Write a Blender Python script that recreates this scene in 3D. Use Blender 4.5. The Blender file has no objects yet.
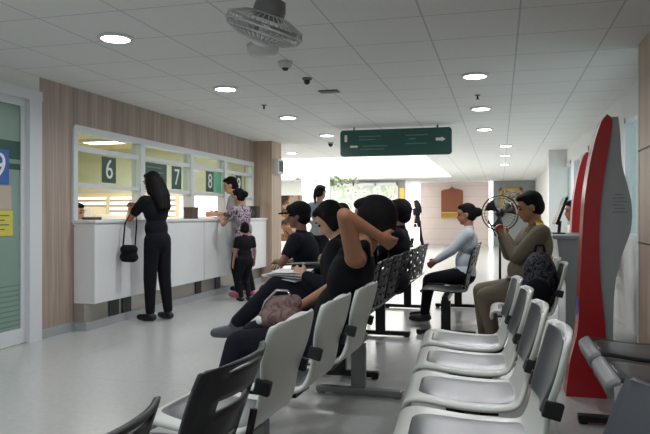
import bpy, bmesh, math, random
from mathutils import Vector, Matrix, Euler
random.seed(7)
PI = math.pi
scene = bpy.context.scene
COL = scene.collection
V = Vector

# ------------------------------------------------------------------ materials
def lin(c):
    return c / 12.92 if c <= 0.04045 else ((c + 0.055) / 1.055) ** 2.4
def hx(h):
    h = h.lstrip('#')
    return tuple(lin(int(h[i:i + 2], 16) / 255) for i in (0, 2, 4)) + (1,)

def mat(name, col, rough=0.6, metal=0.0, spec=0.5, var=0.06, vscale=14.0, bump=0.0, coat=0.0, stretch=None):
    m = bpy.data.materials.new(name); m.use_nodes = True
    nt = m.node_tree; n = nt.nodes; l = nt.links
    b = n['Principled BSDF']
    b.inputs['Roughness'].default_value = rough
    b.inputs['Metallic'].default_value = metal
    b.inputs['Specular IOR Level'].default_value = spec
    if coat: b.inputs['Coat Weight'].default_value = coat; b.inputs['Coat Roughness'].default_value = 0.15
    c = hx(col) if isinstance(col, str) else col
    tc = n.new('ShaderNodeTexCoord'); mp = n.new('ShaderNodeMapping')
    l.new(tc.outputs['Object'], mp.inputs['Vector'])
    if stretch: mp.inputs['Scale'].default_value = stretch
    nz = n.new('ShaderNodeTexNoise'); nz.inputs['Scale'].default_value = vscale; nz.inputs['Detail'].default_value = 5
    l.new(mp.outputs['Vector'], nz.inputs['Vector'])
    mx = n.new('ShaderNodeMix'); mx.data_type = 'RGBA'
    mx.inputs['A'].default_value = tuple(x * (1 - var) for x in c[:3]) + (1,)
    mx.inputs['B'].default_value = tuple(min(1, x * (1 + var)) for x in c[:3]) + (1,)
    l.new(nz.outputs['Fac'], mx.inputs['Factor'])
    l.new(mx.outputs['Result'], b.inputs['Base Color'])
    if bump:
        bp = n.new('ShaderNodeBump'); bp.inputs['Strength'].default_value = bump; bp.inputs['Distance'].default_value = 0.01
        l.new(nz.outputs['Fac'], bp.inputs['Height']); l.new(bp.outputs['Normal'], b.inputs['Normal'])
    return m

def emit(name, col, strength):
    m = bpy.data.materials.new(name); m.use_nodes = True
    nt = m.node_tree; n = nt.nodes
    n.remove(n['Principled BSDF'])
    e = n.new('ShaderNodeEmission'); e.inputs['Color'].default_value = hx(col); e.inputs['Strength'].default_value = strength
    nt.links.new(e.outputs[0], n['Material Output'].inputs['Surface'])
    return m

def glass(name, tint='#ffffff', gl=0.08, rough=0.02):
    m = bpy.data.materials.new(name); m.use_nodes = True
    nt = m.node_tree; n = nt.nodes; l = nt.links
    n.remove(n['Principled BSDF'])
    t = n.new('ShaderNodeBsdfTransparent'); t.inputs['Color'].default_value = hx(tint)
    g = n.new('ShaderNodeBsdfGlossy'); g.inputs['Roughness'].default_value = rough
    f = n.new('ShaderNodeLayerWeight'); f.inputs['Blend'].default_value = 0.5
    pw = n.new('ShaderNodeMath'); pw.operation = 'POWER'; pw.inputs[1].default_value = 5; l.new(f.outputs['Facing'], pw.inputs[0])
    ma = n.new('ShaderNodeMath'); ma.operation = 'MULTIPLY_ADD'; ma.inputs[1].default_value = 0.5; ma.inputs[2].default_value = 0.03; l.new(pw.outputs[0], ma.inputs[0])
    mx = n.new('ShaderNodeMixShader')
    l.new(ma.outputs[0], mx.inputs[0]); l.new(t.outputs[0], mx.inputs[1]); l.new(g.outputs[0], mx.inputs[2])
    l.new(mx.outputs[0], n['Material Output'].inputs['Surface'])
    return m

def wood_wall(name, c1, c2, strip=0.12):
    m = bpy.data.materials.new(name); m.use_nodes = True
    nt = m.node_tree; n = nt.nodes; l = nt.links
    b = n['Principled BSDF']; b.inputs['Roughness'].default_value = 0.5
    tc = n.new('ShaderNodeTexCoord'); mp = n.new('ShaderNodeMapping'); mp.inputs['Scale'].default_value = (1, 1, 0.03)
    l.new(tc.outputs['Object'], mp.inputs['Vector'])
    n1 = n.new('ShaderNodeTexNoise'); n1.inputs['Scale'].default_value = 9; n1.inputs['Detail'].default_value = 3
    n2 = n.new('ShaderNodeTexNoise'); n2.inputs['Scale'].default_value = 42; n2.inputs['Detail'].default_value = 6
    l.new(mp.outputs[0], n1.inputs['Vector']); l.new(mp.outputs[0], n2.inputs['Vector'])
    mt = n.new('ShaderNodeMath'); mt.operation = 'ADD'
    l.new(n1.outputs['Fac'], mt.inputs[0]); l.new(n2.outputs['Fac'], mt.inputs[1])
    r = n.new('ShaderNodeMapRange'); r.inputs[1].default_value = 0.75; r.inputs[2].default_value = 1.25
    l.new(mt.outputs[0], r.inputs[0])
    mx = n.new('ShaderNodeMix'); mx.data_type = 'RGBA'
    mx.inputs['A'].default_value = hx(c1); mx.inputs['B'].default_value = hx(c2)
    l.new(r.outputs[0], mx.inputs['Factor']); l.new(mx.outputs['Result'], b.inputs['Base Color'])
    return m

def grid_mat(name, base, line, sx, sy, ox, oy, w, axes='XY', rough=0.7, spec=0.3, speck=0.05, sscale=60):
    m = bpy.data.materials.new(name); m.use_nodes = True
    nt = m.node_tree; n = nt.nodes; l = nt.links
    b = n['Principled BSDF']; b.inputs['Roughness'].default_value = rough; b.inputs['Specular IOR Level'].default_value = spec
    tc = n.new('ShaderNodeTexCoord'); sp = n.new('ShaderNodeSeparateXYZ'); l.new(tc.outputs['Object'], sp.inputs[0])
    outs = []
    for ax, s, o in ((axes[0], sx, ox), (axes[1], sy, oy)):
        a = n.new('ShaderNodeMath'); a.operation = 'SUBTRACT'; a.inputs[1].default_value = o; l.new(sp.outputs[ax], a.inputs[0])
        d = n.new('ShaderNodeMath'); d.operation = 'PINGPONG'; d.inputs[1].default_value = s / 2
        l.new(a.outputs[0], d.inputs[0])
        c = n.new('ShaderNodeMath'); c.operation = 'LESS_THAN'; c.inputs[1].default_value = w / 2; l.new(d.outputs[0], c.inputs[0])
        outs.append(c)
    mxm = n.new('ShaderNodeMath'); mxm.operation = 'MAXIMUM'
    l.new(outs[0].outputs[0], mxm.inputs[0]); l.new(outs[1].outputs[0], mxm.inputs[1])
    nz = n.new('ShaderNodeTexNoise'); nz.inputs['Scale'].default_value = sscale; nz.inputs['Detail'].default_value = 4
    l.new(tc.outputs['Object'], nz.inputs['Vector'])
    c = hx(base)
    m1 = n.new('ShaderNodeMix'); m1.data_type = 'RGBA'
    m1.inputs['A'].default_value = tuple(x * (1 - speck) for x in c[:3]) + (1,); m1.inputs['B'].default_value = tuple(min(1, x * (1 + speck)) for x in c[:3]) + (1,)
    l.new(nz.outputs['Fac'], m1.inputs['Factor'])
    m2 = n.new('ShaderNodeMix'); m2.data_type = 'RGBA'; m2.inputs['B'].default_value = hx(line)
    l.new(mxm.outputs[0], m2.inputs['Factor']); l.new(m1.outputs['Result'], m2.inputs['A'])
    l.new(m2.outputs['Result'], b.inputs['Base Color'])
    return m

def pattern(name, cols, scale=30, rough=0.85):
    m = bpy.data.materials.new(name); m.use_nodes = True
    nt = m.node_tree; n = nt.nodes; l = nt.links
    b = n['Principled BSDF']; b.inputs['Roughness'].default_value = rough; b.inputs['Specular IOR Level'].default_value = 0.2
    tc = n.new('ShaderNodeTexCoord')
    v = n.new('ShaderNodeTexNoise'); v.inputs['Scale'].default_value = scale; v.inputs['Detail'].default_value = 3; v.inputs['Distortion'].default_value = 1.2
    l.new(tc.outputs['Object'], v.inputs['Vector'])
    r = n.new('ShaderNodeValToRGB'); r.color_ramp.interpolation = 'CONSTANT'
    els = r.color_ramp.elements
    pos = [0.0, 0.44, 0.52, 0.6, 0.66][:len(cols)]
    els[0].position = pos[0]; els[0].color = hx(cols[0]); els[1].position = pos[1]; els[1].color = hx(cols[1])
    for p, c in list(zip(pos, cols))[2:]:
        e = els.new(p); e.color = hx(c)
    l.new(v.outputs['Fac'], r.inputs[0]); l.new(r.outputs[0], b.inputs['Base Color'])
    return m

M = {}
M['ceiling'] = grid_mat('ceiling_tiles', '#e6e6e5', '#c2c2c2', 0.6, 0.6, 0.12, 4.17, 0.012, rough=0.8, spec=0.25, speck=0.04, sscale=35)
M['floor'] = grid_mat('vinyl_floor', '#b4b5b3', '#a6a7a5', 1.8, 1.8, 0.3, 0.4, 0.006, rough=0.24, spec=0.5, speck=0.10, sscale=26)
M['wood_wall'] = wood_wall('wood_laminate', '#8d7c71', '#b3a297')
M['wood_side'] = wood_wall('pale_laminate', '#a58e7d', '#bda694')
M['marble'] = grid_mat('pink_stone', '#d8c9c4', '#c6b8b3', 60.0, 0.42, 0.1, 0.2, 0.02, axes='XZ', rough=0.3, speck=0.06, sscale=4)
M['white_paint'] = mat('white_paint', '#dcdcda', 0.6, var=0.02)
M['grey_paint'] = mat('grey_paint', '#8f9494', 0.6, var=0.03)
M['white_frame'] = mat('white_aluminium', '#d4d7da', 0.35, var=0.02)
M['counter'] = mat('white_laminate', '#dfe0e1', 0.35, var=0.015)
M['kick'] = mat('brushed_kickplate', '#a8a39a', 0.35, 0.5, var=0.08, stretch=(1, 12, 1))
M['dark_gap'] = mat('dark_post', '#3c3c3e', 0.6)
M['base'] = mat('baseboard_grey', '#9fa3a6', 0.45, var=0.04)
M['office'] = mat('office_wall', '#d3d6c4', 0.8, var=0.03)
M['office_ceiling'] = mat('office_ceiling', '#ecd3a4', 0.8, var=0.02)
M['cream'] = mat('cream', '#e6dfc8', 0.7, var=0.03)
M['glass'] = glass('clear_glass', '#eef6f2')
M['sign_green'] = mat('sign_green', '#25564c', 0.4, var=0.04)
M['num_green'] = mat('number_green', '#1d4a40', 0.45, var=0.04)
M['lt_green'] = mat('light_green', '#5fb795', 0.5, var=0.04)
M['sign_txt'] = mat('faded_lettering', '#5f857c', 0.5, var=0.03)
M['white'] = mat('plain_white', '#eeeeec', 0.5, var=0.02)
M['blue'] = mat('blue_sign', '#2d5fa8', 0.45, var=0.04)
M['yellow'] = mat('yellow_notice', '#cdc652', 0.7, var=0.04)
M['beige'] = mat('beige_notice', '#b9aea0', 0.7, var=0.08)
M['txt_dark'] = mat('print_grey', '#6d6a55', 0.7)
M['txt_grey'] = mat('print_pale', '#7d8286', 0.7)
M['shell'] = mat('pale_plastic', '#cfd2cd', 0.38, var=0.03, coat=0.1)
M['pad'] = mat('grey_vinyl', '#46494d', 0.30, var=0.06, vscale=20)
M['black_pl'] = mat('black_plastic', '#1b1b1e', 0.45, var=0.1)
M['slot'] = mat('charcoal_plastic', '#212127', 0.42, var=0.06)
M['bluegrey'] = mat('slate_plastic', '#4b4f57', 0.4, var=0.05)
M['black_metal'] = mat('black_metal', '#141416', 0.4, 0.3, var=0.1)
M['grey_metal'] = mat('grey_metal', '#7b7d7c', 0.4, 0.6, var=0.05)
M['chrome'] = mat('chrome', '#c9cbcc', 0.15, 1.0, var=0.03)
M['red'] = mat('kiosk_red', '#a3151f', 0.35, var=0.04, coat=0.2)
M['kiosk'] = mat('kiosk_grey', '#9a9ea1', 0.4, var=0.03)
M['screen'] = mat('dark_screen', '#14171b', 0.15, var=0.05)
M['teal'] = mat('teal_edge', '#6fb0a8', 0.4)
M['fan'] = mat('fan_plastic', '#c6c7c5', 0.45, var=0.04)
M['fan_dark'] = mat('fan_motor', '#737375', 0.45, var=0.05)
M['cage'] = mat('cage_wire', '#c3c4c5', 0.4, 0.4)
M['paper'] = mat('paper', '#e3e4e6', 0.8, var=0.02)
M['mauve'] = pattern('mauve_fabric', ['#6f5856', '#7d6664', '#8b7470'], 22)
M['bagpat'] = pattern('bag_pattern', ['#1c1c20', '#33343a', '#54565d', '#232329'], 24)
M['board'] = mat('brown_board', '#8a4f33', 0.5, var=0.15, stretch=(1, 1, 6))
M['gold'] = mat('gold_trim', '#c7a049', 0.35, 0.5, var=0.1)
M['dkgold'] = mat('gold_band', '#a8894a', 0.5, 0.2, var=0.2)
M['leafm'] = mat('leaf', '#6e7a5c', 0.6, var=0.3)
M['pot'] = mat('pot', '#b9b2a8', 0.6)
M['mural'] = pattern('glass_mural', ['#b3bfae', '#c9d2c2', '#dde2d6', '#a2ae9c'], 3.0, 0.4)
M['picture'] = pattern('picture_print', ['#71685c', '#a09684', '#d2c9b4', '#57636c'], 9.0, 0.5)
M['poster'] = pattern('poster_print', ['#493a32', '#8d6548', '#b9a794'], 2.5, 0.5)
M['brown'] = mat('brown_box', '#54443d', 0.6)
M['skin'] = mat('skin', '#a9765a', 0.55, var=0.05)
M['skin_l'] = mat('skin_light', '#c99b80', 0.55, var=0.05)
M['skin_d'] = mat('skin_dark', '#7d5540', 0.55, var=0.05)
M['hair'] = mat('black_hair', '#181618', 0.75, spec=0.12, var=0.2, vscale=60)
M['eye'] = mat('eye', '#120d0b', 0.2)
M['lip'] = mat('lip', '#8a4a42', 0.5)
M['c_black'] = mat('black_cloth', '#19191e', 0.9, spec=0.15, var=0.15)
M['c_navy'] = mat('dark_navy_cloth', '#1b1d26', 0.9, spec=0.15, var=0.15)
M['c_grey'] = mat('grey_cloth', '#8d8f93', 0.9, spec=0.15, var=0.06)
M['c_white'] = mat('white_cloth', '#ccd2da', 0.9, spec=0.15, var=0.04)
M['c_khaki'] = mat('khaki_cloth', '#71695a', 0.9, spec=0.15, var=0.08)
M['c_olive'] = mat('lime_cloth', '#93a04a', 0.9, spec=0.15, var=0.08)
M['c_pat'] = pattern('floral_cloth', ['#3d343e', '#8b7d88', '#b5a5ab', '#55495a', '#2b252e'], 20)
M['c_office'] = mat('lilac_cloth', '#8c7f93', 0.9)
M['pink'] = mat('pink_shoe', '#c8667f', 0.6)
M['sneaker'] = mat('slate_shoe', '#4a4f57', 0.6)
M['sole'] = mat('pale_sole', '#a9abad', 0.6)
M['shoe'] = mat('black_shoe', '#141214', 0.35)
M['yellowp'] = mat('yellow_epaulet', '#c7a21c', 0.6)
M['lamp'] = emit('lamp_diffuser', '#f4f6ff', 22.0)
M['lum'] = emit('luminous_ceiling', '#fffdf6', 4.2)
M['offlum'] = emit('office_tube', '#fff8ea', 9.0)
M['winlum'] = emit('window_daylight', '#fffdf4', 2.6)
M['glow'] = emit('glow_strip', '#fffaf2', 4.0)
M['phone'] = mat('phone_black', '#0c0c0e', 0.25)

def frosted():
    m = bpy.data.materials.new('frosted_glass'); m.use_nodes = True
    b = m.node_tree.nodes['Principled BSDF']
    n = m.node_tree.nodes; l = m.node_tree.links
    tc = n.new('ShaderNodeTexCoord'); sp = n.new('ShaderNodeSeparateXYZ'); l.new(tc.outputs['Object'], sp.inputs[0])
    w = n.new('ShaderNodeMath'); w.operation = 'PINGPONG'; w.inputs[1].default_value = 0.022; l.new(sp.outputs['Z'], w.inputs[0])
    c = n.new('ShaderNodeMath'); c.operation = 'LESS_THAN'; c.inputs[1].default_value = 0.007; l.new(w.outputs[0], c.inputs[0])
    h = n.new('ShaderNodeMath'); h.operation = 'LESS_THAN'; h.inputs[1].default_value = 0.55; l.new(sp.outputs['Z'], h.inputs[0])
    mu = n.new('ShaderNodeMath'); mu.operation = 'MULTIPLY'; l.new(c.outputs[0], mu.inputs[0]); l.new(h.outputs[0], mu.inputs[1])
    mx = n.new('ShaderNodeMix'); mx.data_type = 'RGBA'; mx.inputs['A'].default_value = hx('#86a096'); mx.inputs['B'].default_value = hx('#6c8a7e')
    l.new(mu.outputs[0], mx.inputs['Factor']); l.new(mx.outputs['Result'], b.inputs['Base Color'])
    b.inputs['Roughness'].default_value = 0.3
    b.inputs['Transmission Weight'].default_value = 0.15
    return m
M['frost'] = frosted()

# ------------------------------------------------------------------ mesh helpers
def box(bm, c, s, rot=None, bev=0.0):
    r = bmesh.ops.create_cube(bm, size=1.0)
    vs = r['verts']
    mtx = Matrix.Translation(V(c)) @ (rot.to_matrix().to_4x4() if rot else Matrix()) @ Matrix.Diagonal((s[0], s[1], s[2], 1))
    bmesh.ops.transform(bm, matrix=mtx, verts=vs)
    if bev:
        es = {e for v in vs for e in v.link_edges}
        bmesh.ops.bevel(bm, geom=list(es), offset=bev, segments=2, affect='EDGES', profile=0.6)
def bx(bm, x0, x1, y0, y1, z0, z1, bev=0.0):
    box(bm, ((x0 + x1) / 2, (y0 + y1) / 2, (z0 + z1) / 2), (abs(x1 - x0), abs(y1 - y0), abs(z1 - z0)), None, bev)
def cone(bm, p1, p2, r1, r2, seg=16, caps=True):
    p1, p2 = V(p1), V(p2); d = p2 - p1; L = d.length
    if L < 1e-6: return
    q = V((0, 0, 1)).rotation_difference(d)
    mtx = Matrix.Translation((p1 + p2) / 2) @ q.to_matrix().to_4x4()
    bmesh.ops.create_cone(bm, cap_ends=caps, segments=seg, radius1=r1, radius2=r2, depth=L, matrix=mtx)
def ball(bm, c, r, rot=None, sub=2):
    if not hasattr(r, '__len__'): r = (r, r, r)
    mtx = Matrix.Translation(V(c)) @ (rot.to_4x4() if rot is not None else Matrix()) @ Matrix.Diagonal((r[0], r[1], r[2], 1))
    bmesh.ops.create_icosphere(bm, subdivisions=sub, radius=1.0, matrix=mtx)
def cap(bm, p1, p2, r1, r2=None, seg=12):
    r2 = r1 if r2 is None else r2
    cone(bm, p1, p2, r1, r2, seg, True); ball(bm, p1, r1); ball(bm, p2, r2)
def tube(bm, pts, r, seg=8, closed=False):
    pts = [V(p) for p in pts]; n = len(pts); rings = []
    up = V((0, 0, 1))
    for i, p in enumerate(pts):
        a = pts[(i - 1) % n] if (closed or i > 0) else p
        b = pts[(i + 1) % n] if (closed or i < n - 1) else p
        t = (b - a).normalized()
        s = t.cross(up)
        if s.length < 1e-3: s = t.cross(V((1, 0, 0)))
        s.normalize(); u = s.cross(t)
        rings.append([bm.verts.new(p + r * (math.cos(2 * PI * k / seg) * s + math.sin(2 * PI * k / seg) * u)) for k in range(seg)])
    m = n if closed else n - 1
    for i in range(m):
        A, B = rings[i], rings[(i + 1) % n]
        for k in range(seg):
            try: bm.faces.new((A[k], A[(k + 1) % seg], B[(k + 1) % seg], B[k]))
            except ValueError: pass
    if not closed:
        bm.faces.new(rings[0]); bm.faces.new(list(reversed(rings[-1])))
def prism(bm, pts, axis, a0, a1):
    """closed polygon extruded along an axis; pts are the two other coordinates in order"""
    def mk(p, a):
        return {'Y': (p[0], a, p[1]), 'X': (a, p[0], p[1]), 'Z': (p[0], p[1], a)}[axis]
    A = [bm.verts.new(mk(p, a0)) for p in pts]; B = [bm.verts.new(mk(p, a1)) for p in pts]
    n = len(pts)
    bm.faces.new(A); bm.faces.new(list(reversed(B)))
    for i in range(n):
        bm.faces.new((A[i], B[i], B[(i + 1) % n], A[(i + 1) % n]))
def lathe(bm, prof, c=(0, 0, 0), seg=32, rot=None):
    rings = []
    R = rot if rot is not None else Matrix.Identity(3)
    for r, z in prof:
        rings.append([bm.verts.new(V(c) + R @ V((r * math.cos(2 * PI * k / seg), r * math.sin(2 * PI * k / seg), z))) for k in range(seg)])
    for A, B in zip(rings, rings[1:]):
        for k in range(seg):
            bm.faces.new((A[k], A[(k + 1) % seg], B[(k + 1) % seg], B[k]))
    bm.faces.new(rings[0]); bm.faces.new(list(reversed(rings[-1])))

def obj(name, bm, m, parent=None, smooth=False, loc=None, mods=None, label=None):
    me = bpy.data.meshes.new(name)
    bmesh.ops.recalc_face_normals(bm, faces=bm.faces)
    bm.to_mesh(me); bm.free()
    o = bpy.data.objects.new(name, me); COL.objects.link(o)
    me.materials.append(m)
    if mods:
        for ty, kw in mods:
            md = o.modifiers.new(ty, ty)
            for k, v in kw.items(): setattr(md, k, v)
        dg = bpy.context.evaluated_depsgraph_get(); dg.update()
        nm = bpy.data.meshes.new_from_object(o.evaluated_get(dg))
        o.modifiers.clear(); o.data = nm; bpy.data.meshes.remove(me); nm.name = name
        me = nm
    if smooth:
        for p in me.polygons: p.use_smooth = True
    if parent: o.parent = parent
    if loc is not None: o.location = loc
    if label: o['label'] = label
    return o
def thing(name, label, cat, loc=(0, 0, 0), rz=0, group=None):
    o = bpy.data.objects.new(name, None); COL.objects.link(o); o.empty_display_size = 0.1
    o.location = loc; o.rotation_euler = (0, 0, rz)
    return tag(o, label, cat, group)
def tag(o, label, cat, group=None):
    o['label'] = label; o['category'] = cat
    if group: o['group'] = group
    return o
def struct(name, bm, m, **k):
    o = obj(name, bm, m, **k); o['kind'] = 'structure'; return o
def copy_tree(o, parent=None):
    c = o.copy(); COL.objects.link(c)
    if parent: c.parent = parent
    for ch in list(o.children): copy_tree(ch, c)
    return c
def BM(): return bmesh.new()
def text_mesh(body, size, depth=0.002):
    cu = bpy.data.curves.new('t', 'FONT'); cu.body = body; cu.size = size; cu.extrude = depth
    cu.align_x = 'CENTER'; cu.align_y = 'CENTER'
    o = bpy.data.objects.new('t', cu); COL.objects.link(o)
    dg = bpy.context.evaluated_depsgraph_get(); dg.update()
    me = bpy.data.meshes.new_from_object(o.evaluated_get(dg))
    bpy.data.objects.remove(o); bpy.data.curves.remove(cu)
    return me
def text(name, body, size, m, parent, loc, rot):
    me = text_mesh(body, size); me.materials.clear(); me.materials.append(m)
    o = bpy.data.objects.new(name, me); COL.objects.link(o)
    o.parent = parent; o.location = loc; o.rotation_euler = rot
    return o

# ------------------------------------------------------------------ setting
H = 2.42
b = BM(); bx(b, -10.5, 2.2, -1.2, 26.5, -0.12, 0.0); struct('floor', b, M['floor'])
b = BM()
bx(b, -10.5, 2.2, -1.2, 14.0, H, H + 0.1)
bx(b, -1.55, 2.2, 14.0, 26.5, H, H + 0.1); bx(b, -10.5, -1.55, 22.0, 26.5, H, H + 0.1)
bx(b, -10.5, -9.4, 14.0, 22.0, H, H + 0.1)
struct('ceiling', b, M['ceiling'])
# luminous ceiling over the far lobby
b = BM(); bx(b, -9.4, -1.55, 14.0, 22.0, H + 0.06, H + 0.09)
t = obj('luminous_ceiling_panel', b, M['lum']); tag(t, 'large bright white luminous ceiling panel glowing over the far lobby', 'ceiling light')
# left wall with door and counter openings
XL = -4.1
b = BM()
bx(b, XL - 0.14, XL, 5.1, 5.62, 0.0, H); bx(b, XL - 0.14, XL, 10.42, 10.5, 0.0, H)
bx(b, XL - 0.14, XL, 5.62, 10.42, 2.04, H); bx(b, XL - 0.14, XL, 5.62, 10.42, 0.0, 1.06)
struct('wall_left', b, M['wood_wall'])
b = BM(); bx(b, XL - 0.14, XL, -1.2, 5.1, 2.28, H); bx(b, XL - 0.14, XL - 0.01, -1.2, 3.0, 0, 2.28)
struct('wall_left_door_side', b, M['white_paint'])
b = BM(); bx(b, XL - 0.14, -3.77, 10.5, 11.0, 0, H)
o = struct('wall_left_column', b, M['wood_side'])
b = BM(); bx(b, XL, XL + 0.015, 5.1, 5.62, 0, 0.09); struct('baseboard_left', b, M['base'])
# right walls
b = BM(); bx(b, 1.0, 1.15, -1.2, 5.3, 0, H); o = struct('wall_right', b, M['wood_side'])
b = BM(); bx(b, 0.996, 1.0, -1.2, 5.3, 1.62, 1.632); bx(b, 0.996, 1.0, -1.2, 5.3, 0.94, 0.95); struct('trim_1', b, M['dark_gap'])
b = BM()
bx(b, 1.25, 1.4, 5.3, 26.5, 0, 0.9); bx(b, 1.25, 1.4, 5.3, 26.5, 2.15, H); bx(b, 1.0, 1.4, 5.28, 5.36, 0, H)
for y0, y1 in ((7.3, 7.7), (9.7, 10.1), (12.1, 12.6), (15.0, 15.5), (18.0, 26.5)):
    bx(b, 1.25, 1.4, y0, y1, 0.9, 2.15)
struct('wall_right_window_side', b, M['white_paint'])
b = BM(); bx(b, 0.92, 1.25, 13.4, 13.8, 0, H); struct('pillar_right', b, M['white_paint'])
wn = 0
for y0, y1 in ((5.36, 7.3), (7.7, 9.7), (10.1, 12.1), (12.6, 15.0), (15.5, 18.0)):
    wn += 1
    b = BM(); fw = 0.06
    bx(b, 1.24, 1.34, y0, y1, 0.9, 0.9 + fw); bx(b, 1.24, 1.34, y0, y1, 2.15 - fw, 2.15)
    for yy in (y0, (y0 + y1) / 2 - fw / 2, y1 - fw): bx(b, 1.24, 1.34, yy, yy + fw, 0.9, 2.15)
    w = struct('window_%d' % wn, b, M['white_frame'])
    b = BM(); bx(b, 1.30, 1.306, y0, y1, 0.9, 2.15); obj('pane', b, M['glass'], w)
# back wall behind the camera, far walls
b = BM(); bx(b, -4.3, 1.1, -1.35, -1.2, 0, 0.8); bx(b, -4.3, 1.1, -1.35, -1.2, 2.25, H); bx(b, -4.3, -3.8, -1.35, -1.2, 0.8, 2.25); bx(b, 0.7, 1.1, -1.35, -1.2, 0.8, 2.25)
struct('wall_back', b, M['white_paint'])
b = BM()
for xx in (-3.8, -2.32, -0.82, 0.64): bx(b, xx, xx + 0.06, -1.33, -1.24, 0.8, 2.25)
bx(b, -3.8, 0.7, -1.33, -1.24, 0.8, 0.86); bx(b, -3.8, 0.7, -1.33, -1.24, 2.19, 2.25)
w = struct('window_8', b, M['white_frame'])  # unseen window, added behind the camera so daylight fills the foreground
b = BM(); bx(b, -3.8, 0.7, -1.29, -1.284, 0.8, 2.25); obj('pane', b, M['glass'], w)
b = BM(); bx(b, -3.05, -0.25, 26.0, 26.2, 0, H); struct('wall_far', b, M['marble'])
b = BM(); bx(b, -0.25, 2.2, 25.0, 25.2, 0, H); struct('wall_far_right', b, M['grey_paint'])
b = BM(); bx(b, -10.5, -3.35, 23.6, 23.8, 0, H); struct('wall_far_lobby', b, M['white_paint'])
b = BM(); bx(b, -10.5, -10.35, 11.0, 26.0, 0, H); struct('wall_lobby_left', b, M['white_paint'])
b = BM(); bx(b, -10.5, XL - 0.14, 10.9, 11.0, 0, H); struct('wall_lobby_near', b, M['white_paint'])

# office behind the counter
b = BM(); bx(b, -8.6, -8.5, 4.6, 10.9, 0, H); bx(b, -8.5, XL - 0.14, 4.5, 4.6, 0, H); struct('wall_office', b, M['office'])
b = BM(); bx(b, -8.5, XL - 0.14, 4.6, 10.9, H - 0.03, H - 0.005); struct('ceiling_office', b, M['office_ceiling'])
b = BM(); bx(b, -8.5, XL - 0.14, 10.86, 10.9, 0, H); struct('wall_office_end', b, M['office'])
b = BM()
for xx in (-8.1, -7.2, -6.3, -5.75, -4.75): bx(b, xx, xx + 0.07, 10.80, 10.86, 0.8, 1.56)
bx(b, -8.1, -4.68, 10.81, 10.86, 0.8, 0.87); bx(b, -8.1, -4.68, 10.81, 10.86, 1.49, 1.56)
w = struct('window_6', b, M['cream'])
b = BM(); bx(b, -8.05, -4.72, 10.845, 10.85, 0.85, 1.5); obj('pane', b, M['winlum'], w)
b = BM()
for k in range(6): bx(b, -8.05, -5.75, 10.815, 10.84, 0.90 + 0.1 * k, 0.945 + 0.1 * k)
obj('blind', b, M['beige'], w)
for i, yy in enumerate((5.8, 7.6, 9.4)):
    t = thing('office_ceiling_light', ['office ceiling light nearest the glass door', 'office ceiling light above the middle counter window', 'office ceiling light farthest down the counter'][i], 'ceiling light', (-6.0, yy, H - 0.03), group='office ceiling lights')
    b = BM(); bx(b, -0.65, 0.65, -0.17, 0.17, -0.05, 0.0); obj('housing', b, M['white_frame'], t)
    b = BM(); bx(b, -0.6, 0.6, -0.13, 0.13, -0.058, -0.05); obj('diffuser', b, M['offlum'], t)
b = BM(); bx(b, -4.74, -4.34, 5.7, 10.3, 0.70, 0.74); bx(b, -4.38, -4.35, 5.7, 10.3, 0.3, 0.70); 
for yy in (5.7, 7.2, 8.7, 10.26): bx(b, -4.72, -4.38, yy, yy + 0.04, 0, 0.7)
tag(obj('office_desk', b, M['cream']), 'long cream work desk running behind the counter windows', 'desk')
for i, (xx, hh) in enumerate(((-8.0, 1.30), (-7.1, 1.16), (-5.6, 1.12))):
    t = thing('filing_cabinet', ['pale office cabinet at the back of the office, the tallest, behind the clerk', 'pale office cabinet at the back of the office under the slatted blind', 'pale office cabinet at the back of the office under the bright bare window'][i], 'cabinet', (xx, 10.5, 0), -PI / 2, group='cabinets at the back of the office')
    b = BM(); bx(b, -0.25, 0.2, 0, 0.85, 0, hh, 0.008); obj('body', b, M['cream'], t)
    for k in range(3):
        b = BM(); bx(b, 0.2, 0.215, 0.02, 0.83, 0.04 + k * hh / 3, hh / 3 * (k + 1) - 0.02, 0.004); d = obj('drawer', b, M['white_paint'], t)
        b = BM(); bx(b, 0.215, 0.235, 0.34, 0.51, hh / 3 * (k + 0.6), hh / 3 * (k + 0.6) + 0.02); obj('handle', b, M['grey_metal'], d)

# counter window frames (structure) : mullions at measured spots
b = BM(); xf0, xf1 = XL - 0.10, XL + 0.03
ys = [5.60, 6.86, 8.15, 9.27, 10.40]
bx(b, xf0, xf1, 5.58, 10.44, 1.98, 2.05); bx(b, xf0, xf1, 5.58, 10.44, 1.05, 1.10)
for i, yy in enumerate(ys):
    w = 0.07 if i in (0, 4) else 0.10
    bx(b, xf0 + .004, xf1 - .004, yy - w / 2, yy + w / 2, 1.07, 2.03)
bx(b, xf0 + .02, xf1 - .02, 5.6, 10.4, 1.80, 1.85); bx(b, xf0 + .02, xf1 - .02, 5.6, 10.4, 1.435, 1.475)
w = struct('window_7', b, M['white_frame'])
for a, c in zip(ys, ys[1:]):
    b = BM(); bx(b, XL - 0.04, XL - 0.034, a + 0.05, c - 0.05, 1.475, 1.80); obj('pane', b, M['glass'], w)
    b = BM(); bx(b, XL - 0.04, XL - 0.034, a + 0.05, c - 0.05, 1.85, 1.98); obj('pane', b, M['glass'], w)
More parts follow.
